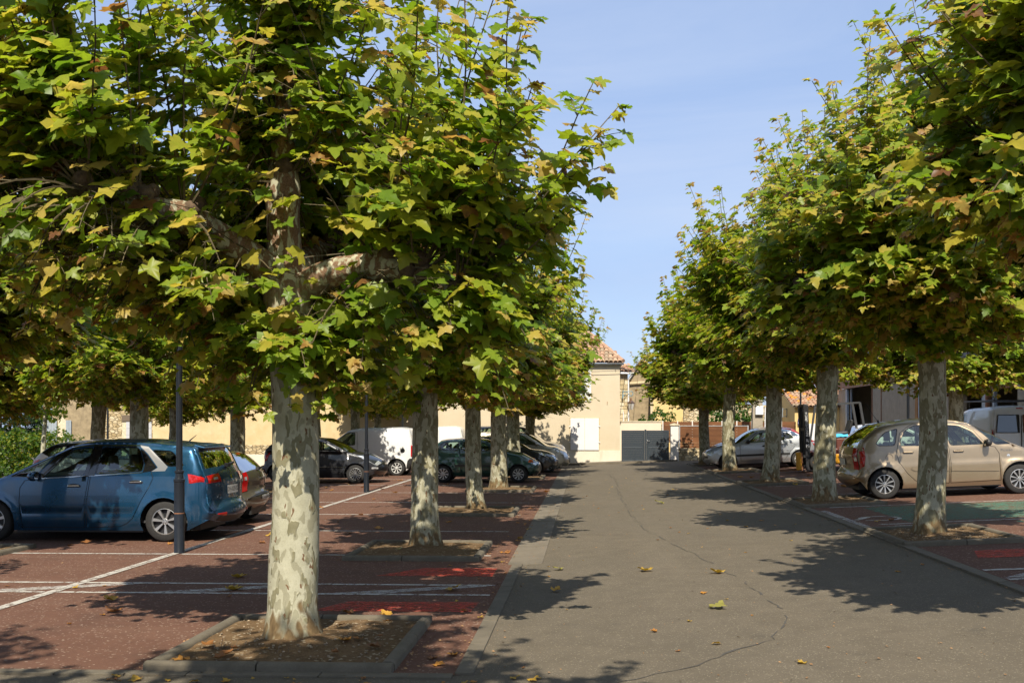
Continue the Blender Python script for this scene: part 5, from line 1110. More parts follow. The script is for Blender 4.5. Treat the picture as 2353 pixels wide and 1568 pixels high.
# ---- vans
def vanspec(L, H, W, fo, wb, r, **kw):
    prof = [(0.14, 0.24), (0.02, 0.38), (0.0, 0.56), (0.05, 0.72), (0.16, 0.90), (0.55, 1.05), (0.86, 1.12), (1.2, 1.45), (1.62, H-0.10), (2.1, H-0.01), (L-1.2, H), (L-0.22, H-0.03), (L-0.06, H-0.45), (L-0.03, 0.9), (L-0.02, 0.60), (L, 0.52), (L-0.0, 0.40), (L-0.1, 0.30)]
    d = dict(L=L, W=W, prof=prof, keys=dict(bump_f=3, hood=4, cowl=6, wtop=8, rtop=11, rbot=12, gate=14), belt=1.12, r=r, wx=(fo, fo+wb), paint='paint_white', tum=0.10, cn=0.15, ct=0.04, rb=0.03, rx=0.3, round=0.10, mirror=(1.28, 1.15), mirrmat='plastic_black', bumper='plastic_black', norear=True,
        wins=[('glass', [(1.18, 1.14), (1.42, 1.46), (1.62, 1.60), (1.95, 1.62), (1.95, 1.14)])], doors=[[(1.02, 1.08), (1.05, 0.32), (2.02, 0.30), (2.02, H-0.17), (1.60, H-0.18), (1.12, 1.14)]], handles=[(1.88, 0.98)], handmat='plastic_black', spokes=8, rim='rim_white',
        lamps=[('headlight', [(0.12, 0.78), (0.40, 0.82), (0.50, 1.0), (0.2, 0.95)], (3.1, 4.0, 1.0, 0.6), 'clear_lens'), ('tail_light', [(L-0.12, 1.15), (L-0.02, 1.15), (L-0.02, 0.72), (L-0.12, 0.72)], None, 'red_lens')], seats=[1.75], patches=[('grille', 1.2, 2.6, -0.5, 0.5, 'plastic_black')])
    d.update(kw); return d
vb = vanspec(4.14, 1.80, 1.72, 0.80, 2.69, 0.305, blacks=[('plastic_black', [(3.85, 0.28), (3.90, 0.58), (3.98, 0.66), (4.2, 0.66), (4.2, 0.25)])])
car, inf = make_car('van', vb, (-10.48, 37.6, -0.02), (0, 0, 0), 'white panel van with black rear bumper beyond the anthracite hatchback')
for s in (-1, 1): MB().lathe([(0.085, s*0.008), (0.07, s*0.016), (0.03, s*0.016), (0.001, s*0.012)], 18, (3.72, s*inf['sidey'](3.72, 0.95), 0.95), 'Y').build('fuel_cap', M['plastic_black'], car)
vb2 = vanspec(4.10, 1.84, 1.72, 0.80, 2.69, 0.305)
make_car('van', vb2, (-9.3, 43.6, -0.02), (0, 0, 0), 'second white van, tail showing above the green hatchback roof')
vk = vanspec(4.05, 1.82, 1.66, 0.78, 2.6, 0.30, bumper='plastic_black')
car, inf = make_car('van', vk, (12.35, 33.0, zg(12.2)+0.01), (0, R(0), R(-90)), 'white van with roof rack, rear door windows towards the aisle')
# its rear doors with framed windows, brake light and roof rack
for s in (-1, 1):
    f = MB(); x_ = 3.985
    for (y0, y1, z0, z1) in ((0.06, 0.70, 1.06, 1.56),):
        pl = [(y0, z0), (y1, z0), (y1-0.06, z1), (y0, z1)]
        P3 = [(4.045 if z < 1.2 else 3.985, s*y, z) for y, z in pl]
        wn = MB().add(P3, [(0, 1, 2, 3)]).build('rear_window', M['glass_dark'], car)
        fr_ = MB()
        for i in range(4): fr_.beam(P3[i], P3[(i+1) % 4], 0.022)
        fr_.build('window_frame', M['rust' if s > 0 else 'plastic_black'], wn)
MB().box(4.03, 4.055, -0.008, 0.008, 0.62, 1.55).build('door_gap', M['plastic_black'], car)
MB().box(3.86, 3.90, -0.09, 0.09, 1.735, 1.765).build('brake_light', M['red_lens'], car)
rk = MB()
for y_ in (-0.68, 0.68): rk.tube([(1.6, y_, 1.98), (3.8, y_, 1.98)], 0.018, 6); rk.tube([(3.8, y_, 1.98), (3.9, y_*0.96, 2.08), (3.55, y_, 2.10)], 0.014, 6)
for k in range(8): rk.tube([(1.7+k*0.3, -0.68, 1.98), (1.7+k*0.3, 0.68, 1.98)], 0.012, 5)
for k in range(7):
    x_ = 3.85-k*0.07
    for y_ in (-0.68, 0.68): rk.tube([(x_, y_, 1.98), (x_-0.02, y_, 2.09)], 0.008, 5)
for y_ in (-0.66, 0.66):
    for x_ in (1.9, 3.5): rk.tube([(x_, y_, 1.80), (x_, y_, 1.98)], 0.014, 5)
rk.build('roof_rack', M['plastic_black'], car)
# ================================================================== LAMP POSTS
def lamp_post(x, y, label, arm=1):
    z0 = zg(x); root = empty('lamp_post', (x, y, z0), (0, 0, 0), label, 'lamp post', 'black lamp posts')
    auto_smooth(MB().lathe([(0.001, -0.05), (0.078, -0.05), (0.078, 0.012), (0.074, 0.02), (0.074, 1.04), (0.080, 1.05), (0.080, 1.08), (0.066, 1.09), (0.056, 1.13), (0.056, 1.17), (0.066, 1.18), (0.066, 1.205), (0.046, 1.215)], 22).build('base_column', M['lamp_black'], root), 30)
    auto_smooth(MB().lathe([(0.046, 1.2), (0.043, 3.95), (0.03, 4.02), (0.001, 4.03)], 18).build('shaft', M['lamp_black'], root), 30)
    MB().tube([(0, 0, 3.85), (0.3*arm, 0, 4.02), (0.75*arm, 0, 4.05)], 0.025, 8).build('arm', M['lamp_black'], root, True)
    auto_smooth(MB().lathe([(0.001, 0.08), (0.12, 0.075), (0.40, 0.02), (0.42, -0.01), (0.30, -0.03), (0.001, -0.035)], 24, (0.95*arm, 0, 4.03)).build('lamp_head', M['lamp_black'], root), 40)
    m = MB(); m.lathe([(0.075, 0.58), (0.0765, 0.58), (0.0765, 0.595), (0.075, 0.595)], 22); m.build('inspection_band', M['rust'], root)
lamp_post(-5.93, 14.38, 'black lamp post standing in front of the blue minivan tail')
lamp_post(-6.07, 27.51, 'black lamp post in front of the anthracite hatchback and white van')
lamp_post(-21.6, 44.4, 'slim dark lamp post against the rough plaster house', -1)
lamp_post(10.55, 33.3, 'dark lamp post rising behind the tan minivan roof', -1)
lamp_post(10.25, 48.3, 'dark lamp post in front of the small tiled house', -1)

# ================================================================== BUILDINGS AT THE FAR END
def tile_mesh(name, mat, r=0.10, ln=0.42):
    m = MB(); v = []; f = []; n = 5
    for k, (yy, rr, dz) in enumerate(((0, r, 0.012), (ln, r*0.82, 0.0))):
        for i in range(n+1):
            a = PI*i/n; v.append((rr*math.cos(a), yy, rr*math.sin(a)*0.75+dz))
        for i in range(n+1):
            a = PI*i/n; v.append(((rr-0.014)*math.cos(a), yy, (rr-0.014)*math.sin(a)*0.75+dz))
    s = 2*(n+1)
    for i in range(n): f += [(i, i+1, s+i+1, s+i), (i, n+1+i, n+2+i, i+1)]
    m.add(v, f); return m.mesh(name, M[mat], True)
TILES = [tile_mesh('roof_tile', k) for k in ('tile_a', 'tile_b', 'tile_c', 'tile_d', 'tile_b', 'tile_old')]
TILES_L = [tile_mesh('roof_tile', k) for k in ('tile_b', 'tile_c', 'tile_old', 'tile_lichen', 'tile_d', 'tile_a')]
def tiled_slope(parent, x0, x1, y0, z0, run, rise, rows, keep=None, step=0.205, lib=TILES, seed=1):
    """tiles as objects; slope climbs in +y"""
    rnd = random.Random(seed); ang = math.atan2(rise, run); sl = math.hypot(run, rise); cnt = 0
    rowl = sl/rows; nx = int((x1-x0)/step)
    for j in range(rows):
        for i in range(nx):
            x = x0+(i+0.5)*step+rnd.uniform(-0.01, 0.01); t_ = j*rowl
            if keep and not keep(x, t_/sl): continue
            o = link_mesh('roof_tile', rnd.choice(lib), parent, (x, y0+t_*math.cos(ang), z0+t_*math.sin(ang)+0.02+rnd.uniform(0, 0.012)), (ang-0.02, 0, rnd.uniform(-0.04, 0.04))); cnt += 1
            o.scale = (1, (rowl+0.08)/0.42, 1)
    return cnt
def shutter(parent, x0, x1, y, z0, z1, leaves, mat='shutter_white', nb=6):
    s = MB().box(x0-0.03, x1+0.03, y-0.004, y+0.02, z0-0.02, z1+0.03).build('shutter_recess', M['stone_b'], parent)
    for k in range(leaves):
        a = x0+(x1-x0)*k/leaves; b = x0+(x1-x0)*(k+1)/leaves
        lf = MB().box(a+0.006, b-0.006, y-0.030, y-0.006, z0, z1).build('shutter', M[mat], parent)
        w_ = (b-a-0.012)/nb
        for i in range(nb): MB().box(a+0.006+i*w_+0.004, a+0.006+(i+1)*w_-0.004, y-0.042, y-0.031, z0+0.003, z1-0.003).build('shutter_board', M[mat], lf)
        hz = (z0+0.25*(z1-z0), z0+0.75*(z1-z0))
        for z in hz: MB().box((a-0.06 if k == 0 else b-0.06), (a+0.06 if k == 0 else b+0.06), y-0.052, y-0.043, z-0.02, z+0.02).build('hinge', M[mat], lf)
YF = 47.0
# cream rendered house
h = empty('house', (0, YF, 0), label='cream rendered house with white closed shutters and hipped tiled roof', cat='house')
def W(m, name, mat, par=h, **k): return m.build(name, M[mat], par, **k)
W(MB().box(-8.8, 1.60, 0, 7.0, -0.6, 4.62), 'wall', 'plaster_cream')
W(MB().box(-8.8, 1.612, -0.025, 0.10, -0.6, 0.69), 'dado', 'plaster_dado')
W(MB().box(-8.8, 1.66, -0.06, 7.05, 4.62, 4.74), 'cornice', 'plaster_dado')
shutter(h, -0.43, 0.27, 0.0, 2.98, 4.46, 1, nb=6); shutter(h, -0.72, 0.62, -0.026, 0.70, 2.20, 2, nb=7); shutter(h, -3.4, -2.6, 0.0, 2.98, 4.4, 1); shutter(h, -6.6, -5.8, 0.0, 2.98, 4.4, 1)
W(MB().box(-4.05, -3.55, -0.012, 0.05, 1.95, 2.3), 'vent_window', 'dark_inside'); W(MB().box(0.68, 0.98, -0.034, -0.024, 0.12, 0.62), 'meter_door', 'plaster_dado')
tx = W(MB().box(-4.15, -3.98, -0.012, -0.002, 2.36, 2.46), 'house_number', 'blue_enamel')
m = MB()
for i in range(6): a = PI+PI*i/5; m.v += [(-8.8, -0.14+0.075*math.cos(a), 4.76+0.075*math.sin(a)), (1.78, -0.14+0.075*math.cos(a), 4.76+0.075*math.sin(a))]
m.f += [(2*i, 2*i+1, 2*i+3, 2*i+2) for i in range(5)]; g_ = W(m, 'gutter', 'zinc', smooth=True)
sm = g_.modifiers.new('s', 'SOLIDIFY'); sm.thickness = 0.006
for x in (-6.5, -4.2, -2.0, 0.1, 1.4): W(MB().box(x-0.012, x+0.012, -0.24, -0.03, 4.64, 4.70), 'gutter_bracket', 'rust')
rf = W(MB().add([(-8.9, -0.12, 4.78), (1.75, -0.12, 4.78), (-0.85, 5.3, 7.45), (-8.9, 5.3, 7.45), (1.75, 7.1, 4.78)], [(0, 1, 2, 3), (1, 4, 2)]), 'roof', 'tile_c')
tiled_slope(rf, -2.4, 1.72, -0.16, 4.79, 5.42, 2.67, 15, lambda x, f: x < 1.75-2.6*f)
# the roof further along, behind the boughs
m = MB()
for i in range(31):
    x = -8.85+i*0.21; m.tube([(x, -0.16, 4.82), (x, 5.3, 7.49)], 0.09, 6)
tag(m.build('roof_tiles_far', M['tile_b'], rf), kind='stuff')
hip = [Vector((1.75, -0.12, 4.86)).lerp(Vector((-0.85, 5.3, 7.53)), k/12) for k in range(13)]
for k in range(12): MB().tube([hip[k], hip[k]+(hip[k+1]-hip[k])*1.12], [0.10, 0.082], 8).build('hip_tile', M[('tile_b', 'tile_d', 'tile_c')[k % 3]], rf)
for x, zz in ((-0.62, 0.0), (1.0, 0.0)):
    for s in (0,): W(MB().box(x, x+0.02, -0.05, 0.0, 2.85, 2.98), 'shutter_stop', 'rust')
ant = empty('television_antenna', (0.93, YF+5.6, 6.35), label='thin television aerial on the cream house roof', cat='antenna'); ant.scale = (0.5, 0.5, 0.62)
MB().tube([(0, 0, -0.6), (0, 0, 1.35)], 0.014, 6).build('mast', M['zinc'], ant)
for dx in (-0.42, 0.42):
    MB().tube([(0, 0, 0.78), (dx, 0, 0.95)], 0.01, 5).build('boom', M['zinc'], ant); MB().tube([(dx, 0.0, 0.45), (dx+0.08*(1 if dx > 0 else -1), 0, 0.80), (dx, 0, 1.25)], 0.012, 5).build('element', M['steel_grey'], ant)
MB().lathe([(0.001, -0.05), (0.07, 0), (0.001, 0.06)], 8, (0, 0, 0.82)).build('amplifier', M['fork_yellow'], ant)
chm = empty('chimney', (1.30, YF+6.2, 5.0), label='small brick chimney with a flat cap behind the cream house hip', cat='chimney')
MB().box(-0.16, 0.16, -0.16, 0.16, -0.8, 0.62).build('stack', M['tile_a'], chm); MB().box(-0.24, 0.24, -0.24, 0.24, 0.72, 0.77).build('cap', M['tile_c'], chm)
for a in (-1, 1): MB().box(a*0.13-0.02, a*0.13+0.02, -0.02, 0.02, 0.62, 0.72).build('cap_leg', M['tile_a'], chm)
# ochre wall building
h2 = empty('house', (0, YF, 0), label='long ochre building with flaking plaster and pale lower wall', cat='house')
W(MB().box(-20.7, -8.81, 0.06, 7.0, -1.2, 5.4), 'wall', 'plaster_ochre', h2); W(MB().box(-20.7, -8.81, 0.02, 0.2, -1.2, 0.48), 'dado', 'plaster_dado', h2)
W(MB().box(-20.72, -8.83, 0.055, 0.2, 0.48, 0.92), 'bare_stone_band', 'rubble', h2)
m = MB()
for i in range(57): x = -20.6+i*0.21; m.tube([(x, -0.25, 5.42), (x, 5.3, 7.6)], 0.09, 6)
rf2 = W(MB().add([(-20.8, -0.22, 5.40), (-8.8, -0.22, 5.40), (-8.8, 5.3, 7.55), (-20.8, 5.3, 7.55)], [(0, 1, 2, 3)]), 'roof', 'tile_c', h2); tag(m.build('roof_tiles_far', M['tile_b'], rf2), kind='stuff')
W(MB().tube([(-8.62, -0.10, 0.0), (-8.62, -0.10, 4.7)], 0.05, 10), 'downpipe', 'zinc', h2, smooth=True)
# stone house with garage
h3 = empty('house', (0, YF+0.3, 0), label='rubble stone house with timber lintel over a pale garage door', cat='house')
W(MB().box(-23.3, -20.71, 0.0, 7, -1.5, 5.6), 'wall', 'rubble', h3); gd = W(MB().box(-22.1, -20.85, -0.02, 0.05, -1.3, 2.05), 'garage_door', 'garage_grey', h3)
for i in range(10): MB().box(-22.09, -20.86, -0.03, -0.021, -1.2+i*0.325, -1.2+i*0.325+0.31).build('door_panel', M['garage_grey'], gd)
W(MB().box(-22.3, -20.72, -0.06, 0.1, 2.06, 2.36), 'lintel', 'wood_old', h3); W(MB().box(-22.3, -22.1, -0.012, 0.05, -1.3, 2.06), 'door_jamb', 'stone_c', h3)
wn = W(MB().box(-21.95, -21.15, -0.02, 0.05, 3.0, 4.0), 'window', 'dark_inside', h3); MB().box(-22.1, -21.0, -0.1, 0.03, 2.86, 3.0).build('sill', M['stone_c'], wn)
m = MB()
for i in range(13): x = -23.25+i*0.21; m.tube([(x, -0.25, 5.6), (x, 5.3, 7.7)], 0.09, 6)
rf3 = W(MB().add([(-23.4, -0.2, 5.6), (-20.65, -0.2, 5.6), (-20.65, 5.3, 7.65), (-23.4, 5.3, 7.65)], [(0, 1, 2, 3)]), 'roof', 'tile_c', h3); tag(m.build('roof_tiles_far', M['tile_c'], rf3), kind='stuff')
h4 = empty('house', (0, YF-0.6, 0), label='rough plaster house with arched doorway and open blue grey shutters', cat='house')
W(MB().box(-25.25, -23.32, 0.0, 7, -1.6, 5.2), 'wall', 'plaster_rough', h4)
m = MB().prism([(-24.98, -1.2), (-24.98, 2.05), (-24.90, 2.2), (-24.78, 2.26), (-24.66, 2.2), (-24.58, 2.05), (-24.58, -1.2)], -0.02, 0.03); W(m, 'doorway', 'stone_c', h4)
for x0, x1 in ((-25.5, -25.0), (-24.56, -24.3)):
    sh = W(MB().box(x0, x1, -0.08, -0.05, -1.2, 2.1), 'shutter', 'shutter_blue', h4)
    for i in range(4): MB().box(x0+(x1-x0)*i/4+0.006, x0+(x1-x0)*(i+1)/4-0.006, -0.09, -0.081, -1.2, 2.1).build('shutter_board', M['shutter_blue'], sh)
W(MB().add([(-25.5, -0.3, 5.2), (-23.2, -0.3, 5.2), (-23.2, 5.3, 7.0), (-25.5, 5.3, 7.0)], [(0, 1, 2, 3)]), 'roof', 'tile_old', h4)
# stone building behind the gate, with separate dressed stones
h5 = empty('house', (0, 50.2, 0), label='narrow stone house end with white downpipe behind the gate', cat='house')
wl = W(MB().box(-2.0, 2.10, 0, 6, 0, 4.45), 'wall', 'rubble', h5)
rn = random.Random(4); z = 1.9
while z < 4.35:
    hh = rn.uniform(0.13, 0.24); x = 1.62
    while x < 2.08:
        ww = min(rn.uniform(0.14, 0.32), 2.10-x)
        if 2.10-x-ww < 0.08: ww = 2.10-x
        MB().box(x+0.008, x+ww-0.008, -0.025-rn.uniform(0, 0.02), 0.02, z+0.008, z+hh-0.008).build('stone', M[rn.choice(('stone_a', 'stone_b', 'stone_c'))], wl, bevel=0.012); x += ww
    z += hh
rf5 = W(MB().add([(-2, -0.2, 4.50), (2.45, -0.2, 4.50), (2.45, 2.2, 4.98), (-2, 2.2, 4.98)], [(0, 1, 2, 3)]), 'roof', 'tile_c', h5)
tiled_slope(rf5, 1.3, 2.5, -0.28, 4.52, 2.4, 0.48, 6, None, lib=TILES_L, seed=4)
W(MB().tube([(1.4, -0.22, 4.46), (2.42, -0.22, 4.44)], 0.05, 8), 'gutter', 'pvc_white', h5); W(MB().tube([(2.35, -0.2, 4.42), (2.13, -0.06, 4.1), (2.13, -0.06, 0.3)], 0.035, 8), 'downpipe', 'pvc_white', h5); W(MB().tube([(1.88, -0.06, 2.55), (1.88, -0.06, 0.3)], 0.025, 8), 'downpipe', 'pvc_white', h5)
ln = empty('lantern', (1.85, 50.0, 3.4), label='wrought iron wall lantern on a blue scroll bracket', cat='lantern')
br_ = MB(); br_.box(-0.02, 0.02, -0.02, 0.02, -0.2, 0.22); br_.tube([(0, 0, 0.14), (0.42, 0, 0.14)], 0.014, 6); br_.tube([(0, 0, -0.12), (0.2, 0, 0.10)], 0.010, 5)
br_.tube([(0.40+0.10*math.cos(a), 0, 0.04+0.12*math.sin(a)) for a in [PI/2-k*0.45 for k in range(11)]], 0.016, 6); br_.build('bracket', M['lantern_blue'], ln)
MB().lathe([(0.001, -0.28), (0.05, -0.30), (0.19, -0.42), (0.19, -0.44), (0.001, -0.44)], 4, (0.40, 0, 0.0)).build('hood', M['copper'], ln)
lp = MB().lathe([(0.17, -0.44), (0.095, -0.76), (0.001, -0.76)], 4, (0.40, 0, 0.0)).build('glass_body', M['lantern_pane'], ln)
m = MB()
for k in range(4): a = PI/2*k; m.tube([(0.40+0.175*math.cos(a), 0.175*math.sin(a), -0.44), (0.40+0.10*math.cos(a), 0.10*math.sin(a), -0.77)], 0.012, 5)
m.build('lantern_frame', M['copper'], ln); MB().lathe([(0.001, -0.16), (0.03, -0.2), (0.045, -0.29)], 8, (0.40, 0, 0)).build('finial', M['rust'], ln)
# barn and yellow house
h6 = empty('barn', (0, 62, 0), label='weathered barn gable of rough brown plaster with a stone ledge', cat='barn')
W(MB().prism([(2.55, 0), (2.55, 4.45), (3.40, 5.80), (5.6, 4.55), (5.6, 0)], 0, 8), 'wall', 'plaster_rough', h6)
W(MB().tube([(2.7, -0.06, 4.42), (3.9, -0.05, 4.5)], 0.10, 8), 'stone_ledge', 'stone_b', h6)
rf6 = W(MB().add([(3.36, -0.2, 5.86), (5.9, -0.2, 4.40), (5.9, 8, 4.40), (3.36, 8, 5.86)], [(0, 1, 2, 3)]), 'roof', 'tile_c', h6)
rn = random.Random(8); d6 = Vector((5.9-3.36, 0, 4.40-5.86)); a6 = math.atan2(-d6.z, d6.x)
for j in range(7):
    for i in range(9):
        o = link_mesh('roof_tile', rn.choice(TILES), rf6, (5.9-d6.x*(j/7)-0.0, -0.2+i*0.21, 4.42-d6.z*(j/7)), (0, 0, 0)); o.rotation_euler = (a6*1.0, 0, R(90)); o.rotation_mode = 'XYZ'
W(MB().beam((2.42, -0.12, 4.30), (3.42, -0.12, 5.92), 0.16, 0.10), 'verge_board', 'wood_old', h6)
h7 = empty('house', (0, 60, 0), label='bright yellow ochre house wall between barn and plane trees', cat='house')
W(MB().box(3.98, 6.4, 0, 1.7, 0, 4.3), 'wall', 'plaster_yellow', h7); W(MB().box(3.86, 4.02, -0.05, 0.2, 0, 4.35), 'quoin', 'stone_a', h7); W(MB().box(3.9, 6.5, -0.15, 1.9, 4.3, 4.4), 'roof', 'tile_c', h7)
# walls, gate, fence
pw = empty('garden_wall', (2.7, 49.2, 0), label='smooth peach garden wall seen over the dark gate', cat='wall'); MB().box(-1.05, 1.0, 0, 0.2, 0, 2.02).build('wall_face', M['wall_peach'], pw); MB().box(-1.08, 1.03, -0.03, 0.23, 2.02, 2.07).build('coping', M['stone_c'], pw)
gt = empty('gate', (2.75, 46.3, 0.17), label='anthracite double driveway gate with steel lever handle', cat='gate')
for s in (-1, 1):
    x0, x1 = (0.045, 1.08) if s > 0 else (-1.10, -0.045)
    for nm, b in (('stile', (x0, x0+0.07, 0, 0.05, 0.03, 1.46)), ('stile', (x1-0.07, x1, 0, 0.05, 0.03, 1.46)), ('rail', (x0+0.071, x1-0.071, 0, 0.05, 0.03, 0.10)), ('rail', (x0+0.071, x1-0.071, 0, 0.05, 1.39, 1.46)), ('rail', (x0+0.071, x1-0.071, 0.0, 0.05, 0.63, 0.70))): MB().box(*b).build(nm, M['anthracite'], gt, bevel=0.004)
    for i in range(7):
        for z0, z1 in ((0.10+i*0.0757, 0.10+(i+1)*0.0757-0.0015), (0.70+i*0.0985, 0.70+(i+1)*0.0985-0.0015)): MB().box(x0+0.072, x1-0.072, 0.006, 0.044, z0, z1).build('gate_board', M['anthracite'], gt)
MB().box(-0.04, 0.04, -0.01, 0.055, 0.0, 1.50).build('meeting_post', M['anthracite'], gt)
MB().box(0.055, 0.085, -0.025, 0.0, 0.84, 1.05).tube([(0.07, -0.03, 0.98), (0.07, -0.06, 0.98), (0.20, -0.06, 0.975)], 0.012, 6).build('lever_handle', M['steel_bright'], gt)
pl = empty('gate_pillar', (4.07, 46.25, 0.2), label='white square gate pillar with stone cap', cat='pillar'); MB().box(-0.18, 0.18, -0.18, 0.18, -0.1, 1.66).build('shaft', M['pillar_white'], pl, bevel=0.01); MB().prism([(-0.22, 1.66), (0.22, 1.66), (0.22, 1.70), (0.0, 1.76), (-0.22, 1.70)], -0.22, 0.22).build('cap', M['stone_c'], pl)
fn = empty('fence', (0, 46.2, 0), label='brown horizontal plank fence on a rubble stone base', cat='fence'); MB().box(4.26, 7.5, -0.05, 0.2, 0.1, 0.80).build('stone_base', M['rubble'], fn)
PX = [4.30, 5.32, 6.37, 7.42]
for x in PX: MB().box(x-0.025, x+0.025, -0.02, 0.05, 0.80, 1.86).build('post', M['alu_post'], fn)
for a, b in zip(PX[:-1], PX[1:]):
    MB().box(a+0.026, b-0.026, -0.02, 0.05, 1.82, 1.85).build('capping', M['alu_post'], fn)
    for i in range(8): MB().box(a+0.028, b-0.028, 0.0, 0.028, 0.815+i*0.1255, 0.815+(i+1)*0.1255-0.006).build('plank', M['wood_fence'], fn)
f2 = empty('fence', (0, 49.3, 0), label='higher plank fence behind with pale posts, beside the peach wall', cat='fence')
for i in range(9):
    a = 3.75+i*0.72; MB().box(a, a+0.05, -0.02, 0.06, 0.2, 2.08).build('post', M['pillar_white'], f2)
    for k in range(6): MB().box(a+0.052, a+0.718, 0.0, 0.03, 1.02+k*0.17, 1.02+(k+1)*0.17-0.006).build('plank', M['wood_fence'], f2)
# pavement strip along the far side
pv = MB().add([(-9.0, 46.1, zg(-9)-0.01), (-9.0, 47.1, zg(-9)-0.01), (-9.0, 46.1, 0.09), (-9.0, 47.1, 0.09), (-0.9, 46.1, 0.10), (-0.9, 47.1, 0.10), (4.2, 46.0, 0.30), (4.2, 47.1, 0.30), (1.7, 45.7, 0.20), (1.7, 47.1, 0.2), (4.2, 46.0, 0.1), (-9, 46.1, -0.2), (-0.9, 46.1, -0.1), (1.7, 45.7, 0.0)], [(2, 4, 5, 3), (4, 8, 9, 5), (8, 6, 7, 9), (2, 11, 12, 4), (4, 12, 13, 8), (8, 13, 10, 6)]).build('pavement', M['concrete']); pv['kind'] = 'structure'
# cables
for i, (a, b, sag) in enumerate((((1.62, 46.8, 4.55), (3.3, 61.9, 5.6), 0.15), ((1.62, 46.8, 4.52), (6.5, 61.9, 5.75), 0.3), ((1.62, 46.8, 4.50), (7.5, 62, 5.5), 0.35), ((-3.5, 46.9, 4.40), (1.62, 46.85, 4.42), 0.06), ((1.62, 46.8, 4.4), (7.5, 60, 5.0), 0.3))):
    a, b = Vector(a), Vector(b); pts = [a.lerp(b, k/14)-Vector((0, 0, sag*4*(k/14)*(1-k/14))) for k in range(15)]
    tag(MB().tube(pts, 0.012, 5).build('overhead_cable', M['cable']), ('thin black overhead cable from the cream house to the barn gable', 'thin black overhead cable passing above the lantern to the trees', 'lower black cable strung from the cream house corner', 'black cable clipped along the cream house under its gutter', 'lowest black cable leaving the cream house corner')[i], 'cable', 'overhead cables')
# ================================================================== RIGHT: pole, small house, workshop
up = empty('utility_pole', (7.9, 46.6, zg(7.9)), label='grey concrete pole with meter box beside the plank fence', cat='pole')
MB().add([(-0.25, -0.2, -0.1), (0.25, -0.2, -0.1), (0.25, 0.2, -0.1), (-0.25, 0.2, -0.1), (-0.17, -0.14, 6.5), (0.17, -0.14, 6.5), (0.17, 0.14, 6.5), (-0.17, 0.14, 6.5)], [(0, 1, 5, 4), (1, 2, 6, 5), (2, 3, 7, 6), (3, 0, 4, 7), (4, 5, 6, 7)]).build('shaft', M['render_grey'], up)
MB().box(-0.12, 0.24, -0.32, -0.2, 1.95, 2.35).build('meter_box', M['pvc_white'], up, bevel=0.015); MB().tube([(0.33, -0.22, 0.2), (0.33, -0.22, 2.3)], 0.03, 6).build('conduit', M['pvc_white'], up); MB().tube([(-0.2, -0.2, 2.9), (-0.2, -0.2, 4.2)], 0.03, 6).build('conduit', M['pvc_white'], up)
h8 = empty('cottage', (0, 54, 0), label='small ochre outbuilding with lichen spotted tiled roof', cat='outbuilding')
W(MB().add([(11.15, 0, 0), (14.6, 0, 0), (14.6, 6, 0), (11.15, 6, 0), (11.15, 0, 2.85), (14.6, 0, 2.85), (14.6, 6, 2.85), (11.15, 6, 2.85), (11.15, 3, 3.70), (14.6, 3, 3.70)], [(0, 1, 5, 4), (1, 2, 6, 5), (2, 3, 7, 6), (3, 0, 4, 8, 7), (5, 6, 9), (4, 5, 9, 8), (6, 7, 8, 9)]), 'wall', 'plaster_yellow', h8)
rf8 = W(MB().add([(11.0, -0.25, 2.82), (14.7, -0.25, 2.82), (14.7, 3, 3.76), (11.0, 3, 3.76)], [(0, 1, 2, 3)]), 'roof', 'tile_old', h8); tiled_slope(rf8, 11.0, 14.7, -0.30, 2.84, 3.3, 0.95, 9, None, lib=TILES_L, seed=9)
W(MB().box(11.75, 12.65, -0.04, 0.02, 0.5, 1.95), 'white_panel', 'pvc_white', h8)
m = MB(); m.beam((11.1, 1.9, 2.75), (10.7, 1.0, 2.75), 0.05); m.beam((11.1, 1.9, 2.35), (10.7, 1.0, 2.35), 0.05); m.beam((10.7, 1.0, 2.3), (10.7, 1.0, 2.8), 0.05); m.beam((11.1, 1.9, 2.3), (11.1, 1.9, 2.8), 0.05); W(m, 'wall_bracket', 'zinc', h8)
sg = empty('sign', (11.55, 53.9, 2.05), label='small blue enamel sign with white lettering on the outbuilding', cat='sign'); MB().box(-0.26, 0.26, -0.02, 0.0, -0.16, 0.16).build('board', M['blue_enamel'], sg); make_text('lettering', 'Custines', 0.15, M['letter_white'], sg, (0, -0.024, -0.06), (R(90), 0, 0))
# workshop: long facade seen at a slant
ws = empty('workshop', (13.5, 0, zg(13.5)), label='grey rendered workshop with brown ribbed fascia and dark open bays', cat='workshop')
zt_ = 3.1
def wp(y0, y1, z0, z1, nm, mat, x0=0.0, x1=0.3): return MB().box(x0, x1, y0, y1, z0, z1).build(nm, M[mat], ws)
wp(52.6, 54.2, -0.3, zt_, 'pier', 'render_grey'); wp(46.45, 47.8, -0.3, zt_, 'wall_panel', 'render_grey'); wp(41.6, 46.40, -0.3, zt_, 'wall_panel', 'render_grey', 0.01, 0.3); wp(46.40, 46.45, -0.3, zt_, 'steel_joint', 'rust', -0.02, 0.2)
wp(47.8, 47.88, -0.3, zt_, 'steel_frame', 'rust', -0.03, 0.3); wp(52.3, 52.59, -0.3, zt_, 'door_track', 'blue_grey', -0.04, 0.06); wp(51.9, 51.98, -0.3, zt_, 'door_edge', 'blue_grey', 0.06, 0.12)
wp(46.5, 47.75, 0.02, 0.62, 'meter_niche', 'dark_inside', -0.012, 0.1); wp(46.5, 47.75, 0.62, 0.70, 'niche_frame', 'rust', -0.03, 0.1); wp(47.0, 47.4, 1.1, 1.3, 'notice', 'blue_enamel', -0.012, 0.0)
